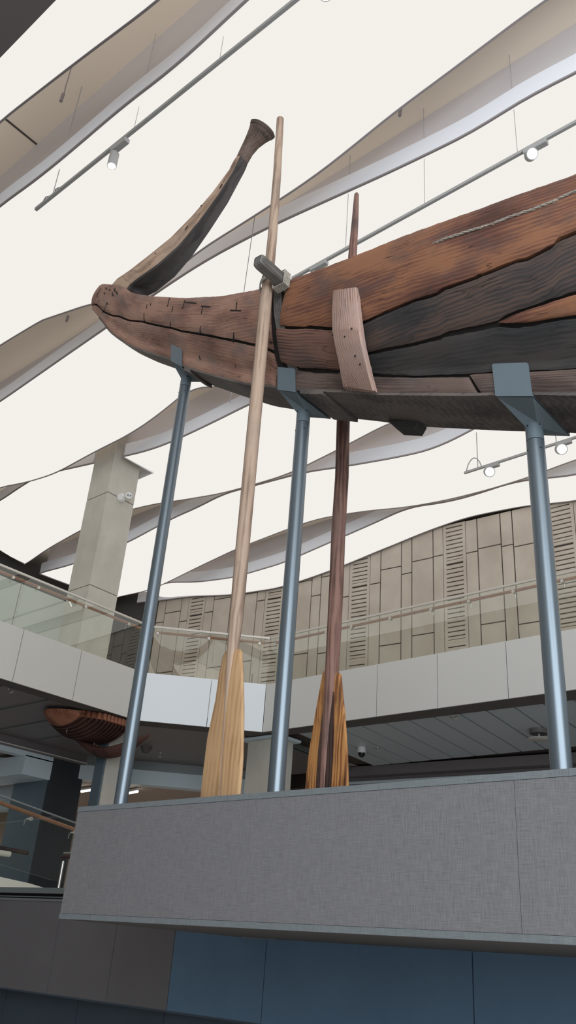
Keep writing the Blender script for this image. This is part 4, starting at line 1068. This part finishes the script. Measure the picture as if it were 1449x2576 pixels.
# ------------------------------------------------------------------ track lights
def wires(t, tops, r=.006):
    for (a, c) in tops:
        g = MB(); g.tube([a, c], r, 5); g.build('suspension_wire', M['track'], t)
def spot(lab, p, xdir=1, drop=.28, tilt=(0,0,-1), r=.07, lit=True, grp='track spotlights'):
    t = thing('track_spotlight', lab, 'spotlight', p, grp)
    g = MB(); g.bevbox((p.x-.19, p.y-.05, p.z-.11),(p.x+.19, p.y+.05, p.z-.02), .008); g.build('driver_box', M['track'], t)
    d = Vector(tilt).normalized(); c = p + Vector((-.1,0,-.18))
    g = MB(); g.tube([p + Vector((-.1,0,-.1)), c], .015, 8); g.build('stem', M['track'], t)
    g = MB(); g.tube([c - d*.02, c, c + d*drop], [r*.8, r, r], 24); hs_ = g.build('lamp_housing', M['track'], t, smooth=True, autos=40)
    g = MB(); g.tube([c + d*(drop+.0), c + d*(drop+.006)], r*.82, 24); g.build('lamp_face', M['lamp'], hs_)
def track(lab, a, b_, z, wx_):
    A = onZ(*a, z); B = onZ(*b_, z); B = Vector((B.x, A.y, z)); 
    Bf = Vector((6, A.y, z))
    t = thing('light_track', lab, 'light track', A, 'suspended lighting tracks')
    g = MB(); g.bevbox((A.x, A.y-.028, z-.03),(Bf.x, A.y+.028, z+.03), .005); g.build('rail', M['track'], t)
    for i, x_ in enumerate(wx_):
        g = MB(); g.tube([(x_, A.y, z+.03),(x_, A.y, 14.95)], .006, 5); g.build('suspension_wire', M['track'], t)
        g = MB(); g.tube([(x_, A.y, z+.02),(x_, A.y, z+.07)], .018, 8); g.build('wire_clip', M['track'], t)
    return t, A
t1, A1 = track('upper left suspended light track ending near the first brown gap', (90,527), (770,0), 13.0, [])
for pxx, pyy, tx_, ty_ in ((132,492,206,218),(408,432,430,300)):
    p = onY(pxx, pyy, A1.y)
    if pxx == 132:
        q = onZ(tx_, ty_, SLAB); g = MB(); g.tube([Vector((p.x,A1.y,13.03)), q], .009, 6); g.build('suspension_wire', M['track'], t1)
for x_ in (onY(345,290,A1.y).x, onY(550,165,A1.y).x, -2.5):
    g = MB(); g.tube([(x_, A1.y, 13.03),(x_, A1.y, SLAB)], .005, 5); g.build('suspension_wire', M['track'], t1)
# coiled cable at the track end
g = MB(); g.tube([Vector((A1.x+.05+.09*i, A1.y+.03*math.sin(i*1.7), 13.05+.03*abs(math.sin(i*1.3)))) for i in range(9)], .012, 6); g.build('cable', M['track'], t1, smooth=True)
spot('track spotlight with grey box hanging left of the prow', onZ(303,360,13.0) , r=.075)
spot('track spotlight cut by the top edge of the view', Vector((onY(836,-45,A1.y).x, A1.y, 13.0)), r=.085)
t2, A2_ = track('long suspended light track passing behind the hull and dark oar', (735,701), (1449,318), 13.0, [])
for x_ in (onY(1068,515,A2_.y).x, onY(1303,400,A2_.y).x, onY(870,610,A2_.y).x, -1.5):
    g = MB(); g.tube([(x_, A2_.y, 13.03),(x_, A2_.y, SLAB)], .006, 5); g.build('suspension_wire', M['track'], t2)
pz = onY(1348,378,A2_.y)
spot('glaring track spotlight above the hull at the right edge', Vector((pz.x, A2_.y, 13.0)), tilt=(.45,-.55,-.6), drop=.16, r=.09)
pz = onY(802,675,A2_.y)
spot('track spotlight half hidden behind the gunwale', Vector((pz.x, A2_.y, 13.0)), tilt=(0,0,-1), drop=.2)
t3, A3 = track('far light track under the hull with a looped cable at its end', (1168,1190), (1449,1104), 12.8, [])
for x_ in (onY(1202,1175,A3.y).x, onY(1400,1120,A3.y).x):
    g = MB(); g.tube([(x_, A3.y, 12.83),(x_, A3.y, SLAB)], .012, 5); g.build('suspension_wire', M['track'], t3)
g = MB(); g.tube([Vector((A3.x+.08+.42*i/8, A3.y-.03, 12.83+.3*math.sin(math.pi*i/8)**.7)) for i in range(9)], .014, 6); g.build('cable_loop', M['track'], t3, smooth=True)
for x, y, lab in ((1238,1170,'bright far spotlight nearest the looped cable'), (1418,1112,'bright far spotlight right of the steel post')):
    pz = onY(x, y, A3.y); spot(lab, Vector((pz.x, A3.y, 12.8)), tilt=(.45,-.6,-.5), drop=.18, r=.13)
# thin dark cable left of the pale oar
p = onY(641,543,8.4); q = onY(612,745,8.4)
g = MB(); g.tube([p, q, Vector((q.x,q.y,q.z-2.5))], .008, 6); tag(g.build('hanging_cable', M['boxedge'], None), 'thin dark cable hanging from the ceiling gap left of the pale oar', 'cable')
# cable tails hanging in the gaps
for (x, y, Yv, lab) in ((163,225,4.2,'short dark cable tail hanging in the upper left brown gap'), (1008,262,8.35,'short dark cable tail hanging in the gap at upper right'), (174,785,8.35,'short dark cable tail hanging in the gap left of the bow')):
    p = onY(x, y, Yv); g = MB()
    g.tube([Vector((p.x,p.y,SLAB)), p + Vector((0,0,.05)), p + Vector((.02,0,-.1)), p + Vector((-.03,0,-.2)), p + Vector((.01,0,-.3))], .012, 6)
    g.tube([p + Vector((0,0,-.12)), p + Vector((-.02,0,-.3))], .03, 8)
    tag(g.build('cable_tail', M['boxedge'], None, smooth=True), lab, 'cable', 'cable tails in the ceiling gaps')
# ------------------------------------------------------------------ cameras, speakers, sprinklers
p = onX(303,1252,-18.35)
t = thing('security_camera', 'white security camera fixed to the tall concrete pillar', 'security camera', p)
g = MB(); g.tube([p+Vector((0,0,-.02)), p+Vector((.05,0,-.02))], .13, 20); g.tube([p+Vector((.05,0,-.12)), p+Vector((.05,0,.1))], .07, 14); g.build('mount', M['white'], t, smooth=True, autos=40)
hd = p + Vector((.25,.12,.02))
g = MB(); g.tube([p+Vector((.05,0,0)), hd], .04, 10); g.tube([hd+Vector((-.04,.0,.0)), hd+Vector((.09,-.08,-.03))], .10, 20); hd_ = g.build('head', M['white'], t, smooth=True, autos=40)
for s in (-.035,.035):
    c = hd+Vector((.091,-.081,-.03))+Vector((.03*(s>0)+.0,s*1.0,s*.1)); g = MB(); g.tube([c, c+Vector((.008,-.007,-.003))], .024, 12); g.build('lens', M['lens'], hd_)
p = onZ(910,1880,ZS)
t = thing('dome_camera', 'small dome camera on the slatted soffit right of the dark oar', 'security camera', p)
g = MB(); g.tube([p, p+Vector((0,0,-.10)), p+Vector((0,0,-.14))], [.10,.11,.10], 20); g.build('housing', M['white'], t, smooth=True, autos=40)
g = MB(); g.tube([p+Vector((0,0,-.14)), p+Vector((0,0,-.19)), p+Vector((0,0,-.235)), p+Vector((0,0,-.25))], [.09,.085,.05,.01], 20); g.build('dome', M['lens'], t, smooth=True)
def sprinkler(p, lab):
    t = thing('sprinkler_head', lab, 'sprinkler', p, 'ceiling sprinklers')
    g = MB(); g.tube([p, p+Vector((0,0,-.03))], .05, 14); g.build('flange', M['railmetal'], t)
    g = MB(); g.tube([p+Vector((0,0,-.03)), p+Vector((0,0,-.12))], .014, 8); g.tube([p+Vector((0,0,-.12)), p+Vector((0,0,-.13))], .045, 12); g.build('nozzle', M['railmetal'], t)
sprinkler(onZ(950,1880,ZS), 'small sprinkler head on the slatted soffit right of the dome camera')
sprinkler(onZ(404,1892,6.4), 'tiny sprinkler on the plain dark soffit below the angled corner')
p = onZ(1355,1835,ZS)
t = thing('ceiling_speaker', 'round disc fitting hanging from the slatted soffit by the right post', 'ceiling fitting', p)
g = MB(); g.tube([p, p+Vector((0,0,-.10))], .20, 24); g.build('housing', M['soffitd'], t, smooth=True, autos=40)
g = MB(); g.tube([p+Vector((0,0,-.20)), p+Vector((0,0,-.215))], [.24,.22], 28); g.tube([p+Vector((0,0,-.1)), p+Vector((0,0,-.2))], .02, 8); g.build('disc', M['fascia_l'], t, smooth=True, autos=40)
for (x, y, lab) in ((1133,1797,'tiny chrome hook light under the right gallery fascia'), (22,1732,'tiny chrome hook light under the left gallery fascia')):
    p = onZ(x, y, ZB+.02) ; g = MB()
    g.tube([p, p+Vector((0,0,-.05)), p+Vector((.06,0,-.1)), p+Vector((.12,.02,-.09))], .014, 8); g.tube([p+Vector((.10,.02,-.09)), p+Vector((.17,.03,-.07))], .03, 10)
    tag(g.build('hook_light', M['railmetal'], None, smooth=True), lab, 'light', 'hook lights under the fascias')
p = onZ(368,1878,6.4)
g = MB(); g.tube([p, p+Vector((0,0,-.16))], [.17,.09], 20); tag(g.build('ceiling_speaker', M['band'], None, smooth=True, autos=40), 'dim bowl shaped fitting on the dark soffit right of the leftmost post', 'ceiling fitting')
# ------------------------------------------------------------------ hanging ribbed boat model under the left gallery
t = thing('ribbed_boat_model', 'red brown ribbed wooden boat model hanging under the left gallery', 'boat model', (-17, 12, 6))
XM, ZM = -17.05, 6.33; YA, YZ = 10.95, 13.0
def mod(Yv, a, grow=0):   # a in -1..1 across
    s = (Yv - YA) / (YZ - YA); wdt = .95 * min(1, (max(s,0.0)*2.2)**.6) + .02
    dep = .44 * min(1, (max(s,.0)*1.9)**.75) + .02
    an = a * math.pi/2
    return Vector((XM + (wdt+grow)*math.sin(an), Yv, ZM - (dep+grow)*math.cos(an)))
for i in range(12):
    Yv = YA + .50 + i*.105
    g = MB(); rings = []
    for j in range(21):
        a = -1 + 2*j/20
        rings.append([mod(Yv,a), mod(Yv+.045,a), mod(Yv+.045,a,-.08), mod(Yv,a,-.08)])
    g.loft(rings); rb_ = g.build('rib', M['redwoodd'], t)
    g = MB(); q = mod(Yv, .97); g.bevbox((q.x-.10, q.y-.01, q.z-.12),(q.x+.03, q.y+.07, q.z+.03), .01); g.build('rib_head', M['redwood'], rb_)
g = MB(); rings = []
for i in range(10):
    Yv = lerp(YA, YA+.50, i/9); rings.append([mod(Yv, -1 + 2*j/20) for j in range(21)] + [mod(Yv, 1 - 2*j/20, -.04) for j in range(21)])
g.loft(rings); g.build('bow_piece', M['redwood'], t, smooth=True, autos=40)
for a in (-.55,.55,.8):
    g = MB(); g.tube([mod(lerp(YA+.5, YA+1.68, i/12), a, -.12) for i in range(13)], .03, 6); g.build('stringer', M['redwood'], t)
for yy in (11.6,12.5):
    g = MB(); g.tube([(XM,yy,ZM-.4),(XM,yy,6.4)], .012, 6); g.build('suspension_wire', M['railmetal'], t)
t = thing('canoe_model', 'dark red crescent shaped wooden canoe hanging below the ribbed boat model', 'boat model', (-18.6, 14, 5.8))
a = onZ(184,1855,6.0); c = onZ(374,1853,6.0)
g = MB(); rings = []
for i in range(25):
    s = i/24; cx_ = a.lerp(c, s); sag = math.sin(math.pi*s)
    w_ = .03 + .22*sag; z = cx_.z - .36*sag**1.1 + .05
    rings.append([Vector((cx_.x, cx_.y + w_*math.cos(an), z + (.07 + .12*sag)*math.sin(an)*(1 if math.sin(an) < 0 else .3))) for an in [2*math.pi*k_/14 for k_ in range(14)]])
g.loft(rings); g.build('hull', M['redwoodd'], t, smooth=True)
g = MB(); 
for s in (.3,.7):
    cx_ = a.lerp(c, s); g.tube([cx_ - Vector((0,0,.3)), Vector((cx_.x,cx_.y,6.4))], .012, 6)
g.build('suspension_wire', M['railmetal'], t)
# added fill lights that brighten the lower rooms, out of sight under the gallery
def add_room_fill(x, y, z, sx, sy, pw, col):
    l = bpy.data.lights.new('room_fill', 'AREA'); l.shape = 'RECTANGLE'; l.size = sx; l.size_y = sy; l.energy = pw; l.color = col
    o = bpy.data.objects.new('room_fill', l); o.location = (x, y, z); C.objects.link(o)
qq = c0 - cn*8; add_room_fill(qq.x, qq.y, zB-.1, 4, 1.2, 150, (1,.88,.74))
add_room_fill(-27, 12, 5.9, 4, 4, 160, (.85,.93,1))
